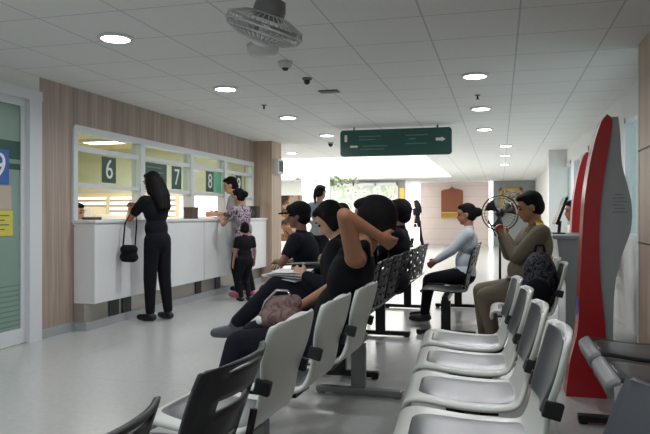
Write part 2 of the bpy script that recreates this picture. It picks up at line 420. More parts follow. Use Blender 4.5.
# signs on the glass
def glass_sign(y0, y1, z0, z1, m, label, num=None, name='number_sign', cat='number sign'):
    t = thing(name, label, cat, (XL - 0.03, (y0 + y1) / 2, (z0 + z1) / 2))
    b = BM(); bx(b, -0.003, 0.003, (y0 - y1) / 2, (y1 - y0) / 2, (z0 - z1) / 2, (z1 - z0) / 2); obj('panel', b, m, t)
    if num: text('numeral', num, 0.30, M['white'], t, (0.005, 0, 0), (PI / 2, 0, PI / 2))
    return t
glass_sign(6.12, 6.38, 1.50, 1.78, M['num_green'], 'dark green counter window sign with a white six, nearest the door', '6')
t = glass_sign(6.94, 7.52, 1.43, 1.79, M['num_green'], 'wide dark green notice panel on the glass behind the standing woman', None, 'window_notice', 'notice')
b = BM()
for k in range(5): bx(b, 0.004, 0.006, -0.2 + 0.03 * (k % 2), 0.2 - 0.05 * ((k + 1) % 2), 0.12 - 0.06 * k, 0.135 - 0.06 * k)
obj('lettering', b, M['sign_txt'], t)
glass_sign(7.66, 7.92, 1.49, 1.79, M['num_green'], 'dark green counter window sign with a white seven, right of the standing woman', '7')
glass_sign(8.68, 8.94, 1.49, 1.79, M['num_green'], 'dark green counter window sign with a white eight, beside the light green panel', '8')
glass_sign(8.96, 9.20, 1.48, 1.79, M['lt_green'], 'plain light green panel beside the number 8 sign', None, 'green_panel', 'panel')
glass_sign(9.78, 10.02, 1.49, 1.79, M['num_green'], 'dark green counter window sign with a white nine, farthest along the counter', '9')

# glass door on the left
b = BM(); xd = XL - 0.08
bx(b, xd, XL + 0.03, 4.94, 5.1, 0, 2.19); bx(b, xd - .004, XL + 0.034, 3.0, 5.104, 2.19, 2.28); bx(b, xd, XL + 0.03, 3.0, 3.1, 0, 2.19)
d = struct('door_1', b, M['white_frame'])
b = BM(); bx(b, XL - 0.05, XL - 0.01, 3.1, 4.94, 0.01, 0.14); bx(b, XL - 0.049, XL - 0.011, 4.88, 4.94, 0.13, 2.13); bx(b, XL - 0.05, XL - 0.01, 3.1, 4.94, 2.12, 2.192)
obj('door_sash', b, M['white_frame'], d)
b = BM(); bx(b, XL - 0.035, XL - 0.028, 3.1, 4.89, 0.13, 2.13); obj('door_glass', b, M['frost'], d)
b = BM(); bx(b, XL - 0.027, XL - 0.024, 3.1, 4.88, 1.64, 1.80); bx(b, XL - 0.027, XL - 0.024, 3.1, 4.88, 1.55, 1.60); obj('door_stripe', b, M['num_green'], d)
t = thing('door_number_sign', 'blue square sign with white number 9 on the frosted door', 'number sign', (XL - 0.02, 4.60, 1.565))
b = BM(); bx(b, -0.004, 0.0, -0.15, 0.14, -0.15, 0.15); obj('panel', b, M['blue'], t)
text('numeral', '9', 0.30, M['white'], t, (0.002, 0.03, 0), (PI / 2, 0, PI / 2))
t = thing('door_notice', 'beige printed notice below the blue number sign on the door', 'notice', (XL - 0.02, 4.61, 1.30))
b = BM(); bx(b, -0.004, 0.0, -0.16, 0.16, -0.105, 0.105); obj('sheet', b, M['beige'], t)
t = thing('yellow_notice', 'yellow printed notice lowest on the frosted door', 'notice', (XL - 0.02, 4.62, 1.08))
b = BM(); bx(b, -0.004, 0.0, -0.16, 0.165, -0.11, 0.11); obj('sheet', b, M['yellow'], t)
b = BM()
for k in range(4): bx(b, 0.0, 0.002, -0.12, 0.12 - 0.05 * (k % 2), 0.06 - 0.04 * k, 0.07 - 0.04 * k)
obj('lettering', b, M['txt_dark'], t)

# service counter
t = thing('service_counter', 'long white service counter with recessed metal kickplate along the left wall', 'counter', (XL, 5.6, 0))
b = BM(); bx(b, 0.0, 0.24, 0.0, 4.88, 0.27, 1.07, 0.006); obj('front_panel', b, M['counter'], t)
b = BM(); bx(b, -0.25, 0.26, -0.02, 4.89, 1.07, 1.10, 0.006); obj('worktop', b, M['counter'], t)
b = BM(); bx(b, 0.0, 0.12, 0.0, 4.88, 0.08, 0.27); obj('kickplate', b, M['kick'], t)
b = BM(); bx(b, 0.0, 0.15, -0.01, 4.89, 0.0, 0.08); obj('plinth', b, M['base'], t)
for yy in (0.42, 0.66, 2.42, 3.05, 4.1):
    b = BM(); bx(b, 0.12, 0.135, yy, yy + 0.17, 0.085, 0.27); obj('vent', b, M['dark_gap'], t)
for i, yy in enumerate((1.2, 2.45, 3.6)):
    b = BM(); bx(b, 0.24, 0.243, yy, yy + 0.004, 0.27, 1.07); obj('joint', b, M['base'], t)

# things on the counter
t = thing('card_box', 'small brown box on the counter between windows 7 and 8', 'box', (-4.0, 7.95, 1.10))
b = BM(); bx(b, -0.06, 0.06, -0.09, 0.09, 0, 0.15, 0.006); obj('body', b, M['brown'], t)
b = BM(); bx(b, -0.065, 0.065, -0.095, 0.095, 0.125, 0.155, 0.004); obj('lid', b, M['brown'], t)
t = thing('desk_speaker', 'black upright speaker on the far end of the counter by the column', 'speaker', (-3.98, 10.22, 1.10))
b = BM(); bx(b, -0.07, 0.07, -0.085, 0.085, 0.0, 0.2, 0.012); obj('cabinet', b, M['black_pl'], t)
b = BM(); lathe(b, [(0.05, 0), (0.045, 0.006), (0.01, 0.003)], (0, -0.085, 0.08), 20, Matrix.Rotation(PI / 2, 3, 'X')); obj('cone', b, M['dark_gap'], t)
b = BM(); bx(b, -0.1, 0.1, -0.14, 0.14, 0, 0.004); bx(b, -0.08, 0.1, -0.12, 0.12, 0.004, 0.008)
tag(obj('form_papers', b, M['paper'], loc=(-3.98, 6.05, 1.10)), 'white forms lying on the counter beside the standing woman', 'papers')
t = thing('card_holder', 'dark low tray on the counter in front of the standing woman', 'tray', (-4.05, 5.95, 1.10))
b = BM(); bx(b, -0.06, 0.06, -0.2, -0.04, 0.0, 0.03, 0.004); obj('tray', b, M['brown'], t)

# ------------------------------------------------------------------ ceiling fixtures
def downlight(x, y, label, e=24):
    t = thing('ceiling_downlight', label, 'ceiling light', (x, y, H), group='ceiling downlights')
    b = BM(); lathe(b, [(0.125, 0.0), (0.125, -0.012), (0.10, -0.018), (0.10, 0.0)], (0, 0, 0), 32); obj('trim_ring', b, M['white_frame'], t, True)
    b = BM(); lathe(b, [(0.10, -0.004), (0.10, -0.017), (0.05, -0.021)], (0, 0, 0), 32); obj('diffuser', b, M['lamp'], t, True)
    L = bpy.data.lights.new('downlight', 'AREA'); L.shape = 'DISK'; L.size = 0.2; L.energy = e; L.color = (0.97, 0.98, 1.0); L.spread = PI * 0.9
    lo = bpy.data.objects.new('downlight_lamp', L); COL.objects.link(lo); lo.parent = t; lo.location = (0, 0, -0.03)
    return t
LE = 17
for x_, y_, w_ in ((-2.65, 2.15, 'left row downlight above the seats near us'), (-2.65, 0.2, 'left row downlight beside us'), (-0.22, 2.15, 'right row downlight above the foreground seats')):
    downlight(x_, y_, 'added out of frame ' + w_, LE * 0.8)  # extra unseen downlights, added to brighten the near seats
downlight(-2.65, 4.09, 'ceiling downlight nearest on the left, above the wood wall end', LE)
downlight(-2.65, 6.02, 'second ceiling downlight of the left row, above the counter', LE)
downlight(-2.65, 8.0, 'third ceiling downlight of the left row', LE)
downlight(-2.65, 9.95, 'farthest small ceiling downlight of the left row, left of the green sign', LE)
downlight(-4.1, 12.6, 'small ceiling downlight in the lobby just past the column', LE)
downlight(-0.22, 6.05, 'nearest ceiling downlight of the right row', LE)
downlight(-0.22, 7.93, 'second ceiling downlight of the right row', LE)
downlight(-0.22, 9.85, 'third ceiling downlight of the right row, right of the green sign', LE)
downlight(0.1, 12.3, 'nearest of the three small far downlights over the corridor', LE)
downlight(0.1, 14.3, 'middle of the three small far downlights over the corridor', LE)
downlight(0.1, 16.8, 'farthest of the three small far downlights over the corridor', LE)

def ceiling_disc(name, label, cat, x, y, prof, m, dark=None):
    t = thing(name, label, cat, (x, y, H))
    b = BM(); lathe(b, prof, (0, 0, 0), 24); obj('body', b, m, t, True)
    if dark:
        b = BM(); lathe(b, dark, (0, 0, 0), 20); obj('lens', b, M['dark_gap'], t, True)
    return t
ceiling_disc('ceiling_speaker', 'white drum shaped fitting under the ceiling behind the fan', 'ceiling speaker', -1.71, 4.57, [(0.12, 0), (0.115, -0.05), (0.10, -0.075), (0.03, -0.085)], M['fan'])
ceiling_disc('smoke_detector', 'small dome on the ceiling just beyond the fan', 'smoke detector', -1.72, 5.12, [(0.06, 0), (0.06, -0.02), (0.045, -0.05), (0.01, -0.055)], M['fan'], [(0.03, -0.05), (0.02, -0.07), (0.005, -0.075)])
ceiling_disc('ceiling_camera', 'small dark camera dome on the ceiling left of the green sign', 'camera', -2.86, 11.0, [(0.05, 0), (0.05, -0.02), (0.02, -0.03)], M['fan'], [(0.04, -0.02), (0.035, -0.06), (0.01, -0.08)])
ceiling_disc('sprinkler', 'tiny sprinkler in the ceiling beside the second left downlight', 'sprinkler', -2.63, 7.06, [(0.03, 0), (0.03, -0.01), (0.01, -0.012)], M['grey_metal'], [(0.01, -0.01), (0.01, -0.04), (0.022, -0.045)])
ceiling_disc('ceiling_sprinkler', 'tiny sprinkler in the ceiling between the right row downlights', 'sprinkler', -0.23, 7.06, [(0.03, 0), (0.03, -0.01), (0.01, -0.012)], M['grey_metal'], [(0.01, -0.01), (0.01, -0.04), (0.022, -0.045)])
ceiling_disc('ceiling_sensor', 'small dark sensor dome on the ceiling beyond the smoke detector', 'sensor', -1.73, 5.78, [(0.045, 0), (0.045, -0.015), (0.02, -0.025)], M['fan_dark'], [(0.03, -0.015), (0.025, -0.05), (0.008, -0.06)])
b = BM(); bx(b, -0.1, 0.1, -0.06, 0.06, -0.012, 0.0, 0.003)
tag(obj('ceiling_hatch', b, M['dark_gap'], loc=(-1.69, 6.44, H)), 'small flat grey vent plate in the ceiling', 'vent')

# orbit fan
t = thing('orbit_ceiling_fan', 'grey caged orbit fan hanging tilted from the ceiling', 'fan', (-1.20, 3.22, H))
b = BM(); lathe(b, [(0.09, 0), (0.09, -0.03), (0.05, -0.06), (0.03, -0.13), (0.02, -0.135)], (0, 0, 0), 24); obj('mount', b, M['fan'], t, True)
tilt = Euler((math.radians(6), math.radians(21), 0)).to_matrix()
fc = V((0.0, 0.0, -0.29))
b = BM(); lathe(b, [(0.02, 0.17), (0.07, 0.16), (0.085, 0.11), (0.085, 0.06), (0.06, 0.045)], fc, 24, tilt); obj('motor', b, M['fan_dark'], t, True)
def ring(b, r, z, rad, seg=48):
    tube(b, [fc + tilt @ V((r * math.cos(2 * PI * k / seg), r * math.sin(2 * PI * k / seg), z)) for k in range(seg)], rad, 6, True)
b = BM()
ring(b, 0.207, 0.0, 0.006); ring(b, 0.20, 0.035, 0.004); ring(b, 0.19, -0.03, 0.004); ring(b, 0.12, -0.06, 0.003); ring(b, 0.12, 0.07, 0.003); ring(b, 0.06, -0.066, 0.003)
for k in range(40):
    a = 2 * PI * k / 40; ca, sa = math.cos(a), math.sin(a)
    tube(b, [fc + tilt @ V((r * ca, r * sa, z)) for r, z in ((0.05, -0.066), (0.12, -0.06), (0.19, -0.03), (0.207, 0.0), (0.20, 0.035), (0.12, 0.07), (0.07, 0.08))], 0.003, 5)
obj('cage', b, M['cage'], t, True)
b = BM(); lathe(b, [(0.055, -0.066), (0.055, -0.078), (0.03, -0.09), (0.01, -0.092)], fc, 24, tilt); obj('badge', b, M['white_frame'], t, True)
for k in range(3):
    b = BM(); a0 = 2 * PI * k / 3
    vs = []
    for i in range(6):
        r = 0.03 + 0.15 * i / 5
        for j, da in enumerate((-0.45, 0.0, 0.45)):
            vs.append(b.verts.new(fc + tilt @ V((r * math.cos(a0 + da * (0.5 + i / 8)), r * math.sin(a0 + da * (0.5 + i / 8)), (j - 1) * 0.022))))
    for i in range(5):
        for j in range(2): b.faces.new((vs[i * 3 + j], vs[i * 3 + j + 1], vs[i * 3 + j + 4], vs[i * 3 + j + 3]))
    obj('blade', b, M['fan'], t, True, mods=[('SOLIDIFY', dict(thickness=0.003))])

# hanging green direction sign
t = thing('direction_sign', 'long dark green direction sign hanging under the ceiling', 'sign', (-1.45, 9.24, 2.19))
def rrect(w, h, r, n=6):
    pts = []
    for cx, cz, a0 in ((w - r, h - r, 0), (-w + r, h - r, PI / 2), (-w + r, -h + r, PI), (w - r, -h + r, 1.5 * PI)):
        for k in range(n + 1):
            a = a0 + PI / 2 * k / n; pts.append((cx + r * math.cos(a), cz + r * math.sin(a)))
    return pts
b = BM(); prism(b, rrect(0.80, 0.19, 0.045), 'Y', -0.03, 0.03); obj('panel', b, M['sign_green'], t)
for xx in (-0.6, 0.6):
    b = BM(); cone(b, (xx, 0, 0.18), (xx, 0, 0.23), 0.012, 0.012); obj('hanger', b, M['grey_metal'], t)
def marks(name, rects, m):
    b = BM()
    for x0, x1, z0, z1 in rects: bx(b, x0, x1, -0.034, -0.03, z0, z1)
    obj(name, b, m, t)
marks('arrow_mark', [(-0.735, -0.695, 0.02, 0.12), (-0.65, -0.54, -0.065, -0.035)], M['white'])
marks('lettering', [(-0.52, -0.2, 0.085, 0.10), (-0.52, -0.28, 0.04, 0.055), (-0.47, -0.1, -0.055, -0.04), (-0.50, -0.15, -0.10, -0.085), (0.15, 0.47, 0.085, 0.10), (0.2, 0.3, 0.03, 0.05), (0.15, 0.45, -0.035, -0.02)], M['sign_txt'])
b = BM(); prism(b, [(0.58, 0.005), (0.66, 0.005), (0.66, -0.012), (0.715, 0.025), (0.66, 0.062), (0.66, 0.045), (0.58, 0.045)], 'Y', -0.034, -0.03); obj('arrow_mark', b, M['white'], t)

# ------------------------------------------------------------------ seats
def sheet(prof, hw, ny=10, edge=None, hole=None):
    """profile in x,z with half widths; edge(u,v) gives an (dx,dz) offset"""
    b = BM(); rows = []
    n = len(prof)
    for i, (x, z) in enumerate(prof):
        row = []
        for j in range(ny + 1):
            v = -1 + 2 * j / ny
            dx, dz = edge(i / (n - 1), v) if edge else (0, 0)
            row.append(b.verts.new((x + dx, v * hw[i], z + dz)))
        rows.append(row)
    for i in range(n - 1):
        for j in range(ny):
            if hole and hole(i, j): continue
            b.faces.new((rows[i][j], rows[i][j + 1], rows[i + 1][j + 1], rows[i + 1][j]))
    return b
def interp(pts, n):
    """Catmull-Rom resample"""
    out = []; P = [V(p) for p in pts]; m = len(P)
    for k in range(n):
        t_ = k / (n - 1) * (m - 1); i = min(int(t_), m - 2); f = t_ - i
        p0, p1, p2, p3 = P[max(i - 1, 0)], P[i], P[i + 1], P[min(i + 2, m - 1)]
        out.append(0.5 * ((2 * p1) + (-p0 + p2) * f + (2 * p0 - 5 * p1 + 4 * p2 - p3) * f * f + (-p0 + 3 * p1 - 3 * p2 + p3) * f ** 3))
    return out
def lerp1(pts, n):
    return [v.x for v in interp([(p, 0, 0) for p in pts], n)]

# padded seat: local x forward is -x, seat top z about .44
PROF = [(-0.235, 0.385), (-0.24, 0.425), (-0.19, 0.44), (-0.06, 0.425), (0.08, 0.42), (0.165, 0.435), (0.205, 0.50), (0.228, 0.585), (0.256, 0.68), (0.285, 0.782), (0.293, 0.804)]
HW = [0.20, 0.222, 0.232, 0.235, 0.232, 0.205, 0.182, 0.176, 0.222, 0.215, 0.165]
def make_padded(parent, y, m=None):
    N = 34
    pr = [(v.x, v.y) for v in interp([(x, z, 0) for x, z in PROF], N)]; hw = lerp1(HW, N)
    ed = lambda u, v: (-0.03 * max(0, u - 0.5) * 2 * v * v, 0.012 * (1 - min(1, u * 1.8)) * v ** 4)
    s = obj('seat', sheet(pr, hw, 12, ed), m or M['shell'], parent, True, (0, y, 0), [('SOLIDIFY', dict(thickness=0.022, offset=-1)), ('SUBSURF', dict(levels=1, render_levels=1))])
    # pads
    sp = [(v.x, v.y) for v in interp([(-0.205, 0.452, 0), (-0.17, 0.456, 0), (-0.06, 0.444, 0), (0.07, 0.438, 0), (0.15, 0.448, 0), (0.165, 0.452, 0)], 14)]
    shw = lerp1([0.15, 0.19, 0.202, 0.198, 0.17, 0.14], 14)
    obj('seat_cushion', sheet(sp, shw, 10, lambda u, v: (0, -0.012 * v ** 4)), M['pad'], s, True, None, [('SOLIDIFY', dict(thickness=0.022, offset=0)), ('SUBSURF', dict(levels=1, render_levels=1))])
    bp = [(v.x - 0.016, v.y) for v in interp([(0.222, 0.57, 0), (0.234, 0.61, 0), (0.258, 0.68, 0), (0.283, 0.77, 0), (0.288, 0.792, 0)], 14)]
    bhw = lerp1([0.145, 0.165, 0.198, 0.19, 0.15], 14)
    obj('back_cushion', sheet(bp, bhw, 10, lambda u, v: (-0.03 * v * v * 0.8 + 0.008 * v ** 4, 0)), M['pad'], s, True, None, [('SOLIDIFY', dict(thickness=0.022, offset=0)), ('SUBSURF', dict(levels=1, render_levels=1))])
    if m:
        fp = [(v.x - 0.012, v.y + 0.008) for v in interp([(-0.232, 0.375, 0), (-0.243, 0.42, 0), (-0.215, 0.444, 0), (-0.20, 0.446, 0)], 12)]
        obj('front_trim', sheet(fp, lerp1([0.20, 0.232, 0.24, 0.242], 12), 10), M['kiosk'], s, True, None, [('SOLIDIFY', dict(thickness=0.022, offset=0))], 'pale grey front trim')
    for sy in (-1, 1):
        b = BM(); box(b, (0.216, sy * 0.180, 0.592), (0.055, 0.026, 0.05), Euler((0, math.radians(14), 0)), 0.006); obj('clip', b, M['black_pl'], s)
    b = BM(); bx(b, -0.10, 0.10, -0.09, 0.09, 0.375, 0.405, 0.005); obj('bracket', b, M['black_metal'], s)
    return s
def make_slot(parent, y, m, rows=(7, 8, 14, 15, 21, 22)):
    N = 26
    pr = [(v.x, v.y) for v in interp([(x, z, 0) for x, z in [(-0.23, 0.40), (-0.22, 0.43), (-0.1, 0.435), (0.06, 0.425), (0.16, 0.435), (0.18, 0.45)]], 14)]
    s = obj('seat', sheet(pr, lerp1([0.18, 0.21, 0.225, 0.225, 0.2, 0.18], 14), 10, lambda u, v: (0, 0.014 * v ** 4)), m, parent, True, (0, y, 0), [('SOLIDIFY', dict(thickness=0.016)), ('SUBSURF', dict(levels=1, render_levels=1))])
    pb = [(v.x, v.y) for v in interp([(x, z, 0) for x, z in [(0.17, 0.45), (0.185, 0.50), (0.21, 0.58), (0.245, 0.68), (0.272, 0.75), (0.277, 0.765)]], 29)]
    hole = lambda i, j: i in rows and 3 <= j <= 10
    obj('backrest', sheet(pb, lerp1([0.19, 0.2, 0.215, 0.225, 0.222, 0.205], 29), 14, lambda u, v: (-0.055 * v * v, 0.0), hole), m, s, True, None, [('SOLIDIFY', dict(thickness=0.014))])
    for sy in (-1, 1):
        b = BM(); tube(b, [(0.05, sy * 0.14, 0.41), (0.16, sy * 0.14, 0.42), (0.195, sy * 0.14, 0.47), (0.215, sy * 0.14, 0.57)], 0.012); obj('support', b, M['black_metal'], s, True)
    return s
def make_perf(parent, y):
    m = M['black_metal']
    st = lambda i, j: (i % 3 == 1) and ((j + (i // 3) % 2 * 2) % 4 in (1, 2)) and 1 <= j <= 14
    pr = [(v.x, v.y) for v in interp([(x, z, 0) for x, z in [(-0.24, 0.40), (-0.235, 0.43), (-0.1, 0.435), (0.06, 0.42), (0.17, 0.43), (0.2, 0.45)]], 22)]
    s = obj('seat', sheet(pr, lerp1([0.2, 0.235, 0.24, 0.24, 0.235, 0.22], 22), 16), m, parent, True, (0, y, 0), [('SOLIDIFY', dict(thickness=0.01))])
    pb = [(v.x, v.y) for v in interp([(x, z, 0) for x, z in [(0.20, 0.45), (0.215, 0.53), (0.235, 0.62), (0.26, 0.73), (0.275, 0.79), (0.285, 0.81)]], 22)]
    obj('backrest', sheet(pb, lerp1([0.22, 0.24, 0.245, 0.245, 0.235, 0.21], 22), 16, lambda u, v: (-0.03 * v * v, 0), st), m, s, True, None, [('SOLIDIFY', dict(thickness=0.01))])
    return s
def bench(name, label, x, ys, legs, kind, m=None, group=None, metal='black_metal', rz=0, slots=(7, 8, 14, 15, 21, 22)):
    y0 = ys[0]
    t = thing(name, label, 'bench seating', (x, y0, 0), rz, group)
    mt = M[metal]
    first = None
    for y in ys:
        if first is None:
            first = {'pad': lambda: make_padded(t, 0, m), 'slot': lambda: make_slot(t, 0, m, slots), 'perf': lambda: make_perf(t, 0)}[kind]()
        else:
            c = copy_tree(first, t); c.location = (0, y - y0, 0)
    b = BM(); bx(b, -0.03, 0.03, min(ys + legs) - y0 - 0.12, max(ys + legs) - y0 + 0.12, 0.335, 0.385, 0.004); obj('beam', b, mt, t)
    for ly in legs:
        b = BM(); bx(b, -0.045, 0.045, ly - y0 - 0.025, ly - y0 + 0.025, 0.04, 0.335, 0.004)
        bx(b, -0.28, 0.28, ly - y0 - 0.03, ly - y0 + 0.03, 0.012, 0.05, 0.008)
        for sx in (-0.25, 0.25): cone(b, (sx, ly - y0, 0), (sx, ly - y0, 0.014), 0.025, 0.025, 12)
        obj('leg', b, mt, t)
    return t
R_Y = [2.13, 2.67, 3.21, 3.75]
bench('waiting_bench', 'row of pale grey seats with shiny grey cushions in the right foreground', -0.08, R_Y, [2.4, 3.48], 'pad', metal='grey_metal', rz=0.055)
bench('waiting_bench', 'row of pale grey seats with backs to us where the woman in black sits', -0.95, [2.17, 2.71, 3.25], [2.44, 4.06], 'pad', metal='grey_metal', rz=-0.042)
bench('slotted_bench', 'dark charcoal seats with slotted backs in the bottom left corner', -0.925, [1.04, 1.68], [1.36], 'slot', M['slot'])
bench('perforated_bench', 'black perforated metal bench left of the aisle in the middle distance', -1.10, [3.98, 4.52, 5.06, 5.60, 6.14, 6.68, 7.22, 7.76], [4.5, 6.12, 8.0], 'perf')
bench('perforated_bench', 'black perforated metal bench under the woman in the white shirt', -0.50, [6.50, 7.10, 7.70, 8.30], [6.3, 8.2], 'perf')
bench('waiting_bench', 'pale grey padded seats under the man in khaki uniform', 0.19, [5.06, 5.60], [5.3], 'pad', metal='grey_metal')
bench('waiting_bench', 'dark cushioned grey seats against the right wall in front of the red kiosk', 0.695, [3.16, 3.70], [3.84, 3.0], 'pad', M['slot'], metal='black_metal')
bench('slotted_bench', 'slate grey seat with rounded slotted back in the bottom right corner', 0.085, [1.48], [1.48], 'slot', M['bluegrey'], slots=(4, 5, 10))

# ------------------------------------------------------------------ kiosks
def kiosk(label, x, y, extra=True):
    t = thing('information_kiosk', label, 'kiosk', (x, y, 0))
    redL = [(-0.161, 0.0), (-0.137, 0.219), (-0.113, 0.423), (-0.102, 0.676), (-0.09, 0.929), (-0.072, 1.245), (-0.042, 1.465), (-0.007, 1.634), (0.028, 1.739)]
    redR = [(0.08, 1.781), (0.109, 1.749), (0.103, 1.649), (0.074, 1.463), (0.045, 1.244), (0.034, 0.993), (0.045, 0.712), (0.069, 0.462), (0.08, 0.244), (0.08, 0.0)]
    L = interp([(a + (0.022 if c > 0.3 else 0.0), c, 0) for a, c in redL], 36); Rr = interp([(a, c, 0) for a, c in redR], 36)
    b = BM(); prism(b, [(v.x, v.y) for v in L] + [(v.x, v.y) for v in Rr], 'Y', -0.02, 0.16)
    obj('red_front', b, M['red'], t)
    gR = [(0.149, 1.766), (0.161, 1.647), (0.172, 1.461), (0.207, 1.317), (0.229, 1.181), (0.218, 1.045), (0.172, 0.902), (0.132, 0.714), (0.121, 0.496), (0.121, 0.278), (0.126, 0.0)]
    G = interp([(a, c, 0) for a, c in gR], 40)
    b = BM(); prism(b, [(0.0, 0.0), (0.02, 0.85), (0.05, 1.3), (0.10, gR[0][1])] + [(v.x, v.y) for v in G], 'Y', 0.0, 0.14)
    obj('body', b, M['kiosk'], t)
    b = BM()
    for k in range(6): bx(b, 0.115 + 0.012 * (k % 2), 0.20 - 0.012 * (k % 3), -0.002, 0.0, 1.165 + 0.022 * k, 1.172 + 0.022 * k)
    obj('lettering', b, M['txt_grey'], t)
    b = BM(); prism(b, [(-0.045, 0.95), (-0.02, 1.15), (0.025, 1.45), (0.02, 1.45), (-0.028, 1.15), (-0.055, 0.95)], 'Y', 0.0, 0.14); obj('screen', b, M['screen'], t)
    b = BM(); bx(b, -0.085, -0.02, 0.01, 0.13, 0.3, 0.62, 0.004); obj('front_panel', b, M['blue'], t)
    return t
kiosk('tall red and grey curved information kiosk in front of the right wall', 0.565, 4.40)
kiosk('second red edged kiosk standing farther back behind the near kiosk', 0.755, 6.95)
# grey desk with monitor
t = thing('service_desk', 'grey desk behind the uniformed man, left of the kiosk', 'desk', (0.5, 6.0, 0))
b = BM(); prism(b, [(0.05, 0), (0.33, 0), (0.33, 0.94), (-0.02, 0.94), (0.0, 0.75), (0.05, 0.55)], 'Y', 0.0, 0.8); obj('body', b, M['kiosk'], t)
b = BM(); bx(b, -0.06, 0.35, -0.02, 0.82, 0.94, 0.975, 0.006); obj('worktop', b, M['kiosk'], t)
t = thing('desk_monitor', 'thin dark monitor tilted on the grey desk behind the uniformed man', 'monitor', (0.52, 6.42, 0.975))
b = BM(); bx(b, -0.05, 0.06, -0.08, 0.08, 0, 0.012, 0.003); cone(b, (0.01, 0, 0.01), (0.02, 0, 0.12), 0.015, 0.015); obj('stand', b, M['black_pl'], t)
b = BM(); box(b, (0.02, 0, 0.21), (0.025, 0.42, 0.26), Euler((0, math.radians(20), 0)), 0.005); obj('display', b, M['screen'], t)
b = BM(); box(b, (0.068, 0, 0.34), (0.02, 0.42, 0.012), Euler((0, math.radians(20), 0))); obj('top_edge', b, M['teal'], t)

# pedestal fan
t = thing('pedestal_fan', 'black pedestal fan with round wire cage behind the uniformed man', 'fan', (0.0, 7.75, 0))
b = BM(); lathe(b, [(0.19, 0), (0.19, 0.02), (0.05, 0.045), (0.02, 0.05)], (0, 0, 0), 28); obj('base', b, M['black_pl'], t, True)
b = BM(); cone(b, (0, 0.12, 0.0), (0, 0.12, 0.0), .01, .01); cone(b, (0, 0, 0.04), (0, 0, 1.12), 0.016, 0.012); obj('pole', b, M['black_metal'], t, True)
b = BM(); cap(b, (0, 0.06, 1.17), (0, -0.06, 1.17), 0.06, 0.05); obj('motor', b, M['black_pl'], t, True)
b = BM(); c0 = V((0, -0.12, 1.17))
def vring(r, dy, rad):
    tube(b, [c0 + V((r * math.cos(2 * PI * k / 40), dy, r * math.sin(2 * PI * k / 40))) for k in range(40)], rad, 6, True)
vring(0.20, 0, 0.008); vring(0.17, -0.035, 0.003); vring(0.17, 0.035, 0.003); vring(0.04, -0.05, 0.004)
for k in range(28):
    a = 2 * PI * k / 28
    tube(b, [c0 + V((r * math.cos(a), dy, r * math.sin(a))) for r, dy in ((0.04, -0.05), (0.17, -0.035), (0.20, 0), (0.17, 0.035), (0.05, 0.05))], 0.002, 4)
obj('cage', b, M['black_metal'], t, True)
for k in range(3):
    b = BM(); a0 = 2 * PI * k / 3 + 0.4; vs = []
    for i in range(6):
        r = 0.03 + 0.14 * i / 5
        for j, da in enumerate((-0.4, 0.0, 0.4)):
            vs.append(b.verts.new(c0 + V((r * math.cos(a0 + da * (0.6 + i / 8)), (j - 1) * 0.02, r * math.sin(a0 + da * (0.6 + i / 8))))))
    for i in range(5):
        for j in range(2): b.faces.new((vs[i * 3 + j], vs[i * 3 + j + 1], vs[i * 3 + j + 4], vs[i * 3 + j + 3]))
    obj('blade', b, M['slot'], t, True, mods=[('SOLIDIFY', dict(thickness=0.004))])

# chrome framed chair for the man in the cap
t = thing('chrome_chair', 'chrome framed armchair under the man in the cap', 'chair', (-1.63, 5.6, 0), PI)
b = BM(); bx(b, -0.22, 0.24, -0.22, 0.22, 0.42, 0.455, 0.015); obj('seat', b, M['pad'], t)
b = BM(); box(b, (-0.245, 0, 0.72), (0.03, 0.42, 0.34), Euler((0, math.radians(-6), 0)), 0.012); obj('backrest', b, M['pad'], t)
for sy in (-1, 1):
    y = sy * 0.25
    b = BM(); tube(b, [(0.24, y, 0.0), (0.24, y, 0.70), (0.20, y, 0.735), (-0.2, y, 0.735)], 0.013); obj('armrest', b, M['chrome'], t, True)
    b = BM(); tube(b, [(-0.24, y, 0.0), (-0.235, y, 0.5), (-0.27, y, 1.0)], 0.013); obj('leg', b, M['chrome'], t, True)
b = BM(); tube(b, [(0.24, -0.25, 0.4), (0.24, 0.25, 0.4)], 0.011); tube(b, [(-0.237, -0.25, 0.4), (-0.237, 0.25, 0.4)], 0.011); obj('rail', b, M['chrome'], t, True)

def simple_chair(label, x, y, rz=PI):
    t = thing('waiting_chair', label, 'chair', (x, y, 0), rz)
    b = BM(); bx(b, -0.2, 0.22, -0.21, 0.21, 0.415, 0.45, 0.014); obj('seat', b, M['slot'], t)
    b = BM(); box(b, (-0.235, 0, 0.68), (0.03, 0.4, 0.3), Euler((0, math.radians(-8), 0)), 0.012); obj('backrest', b, M['slot'], t)
    for sx, sy in ((1, 1), (1, -1), (-1, 1), (-1, -1)):
        b = BM(); cone(b, (sx * 0.2, sy * 0.19, 0.0), (sx * 0.19, sy * 0.19, 0.42), 0.012, 0.014, 12)
        if sx < 0: cone(b, (-0.19, sy * 0.19, 0.42), (-0.225, sy * 0.17, 0.6), 0.012, 0.012, 12)
        obj('leg', b, M['black_metal'], t)
    return t

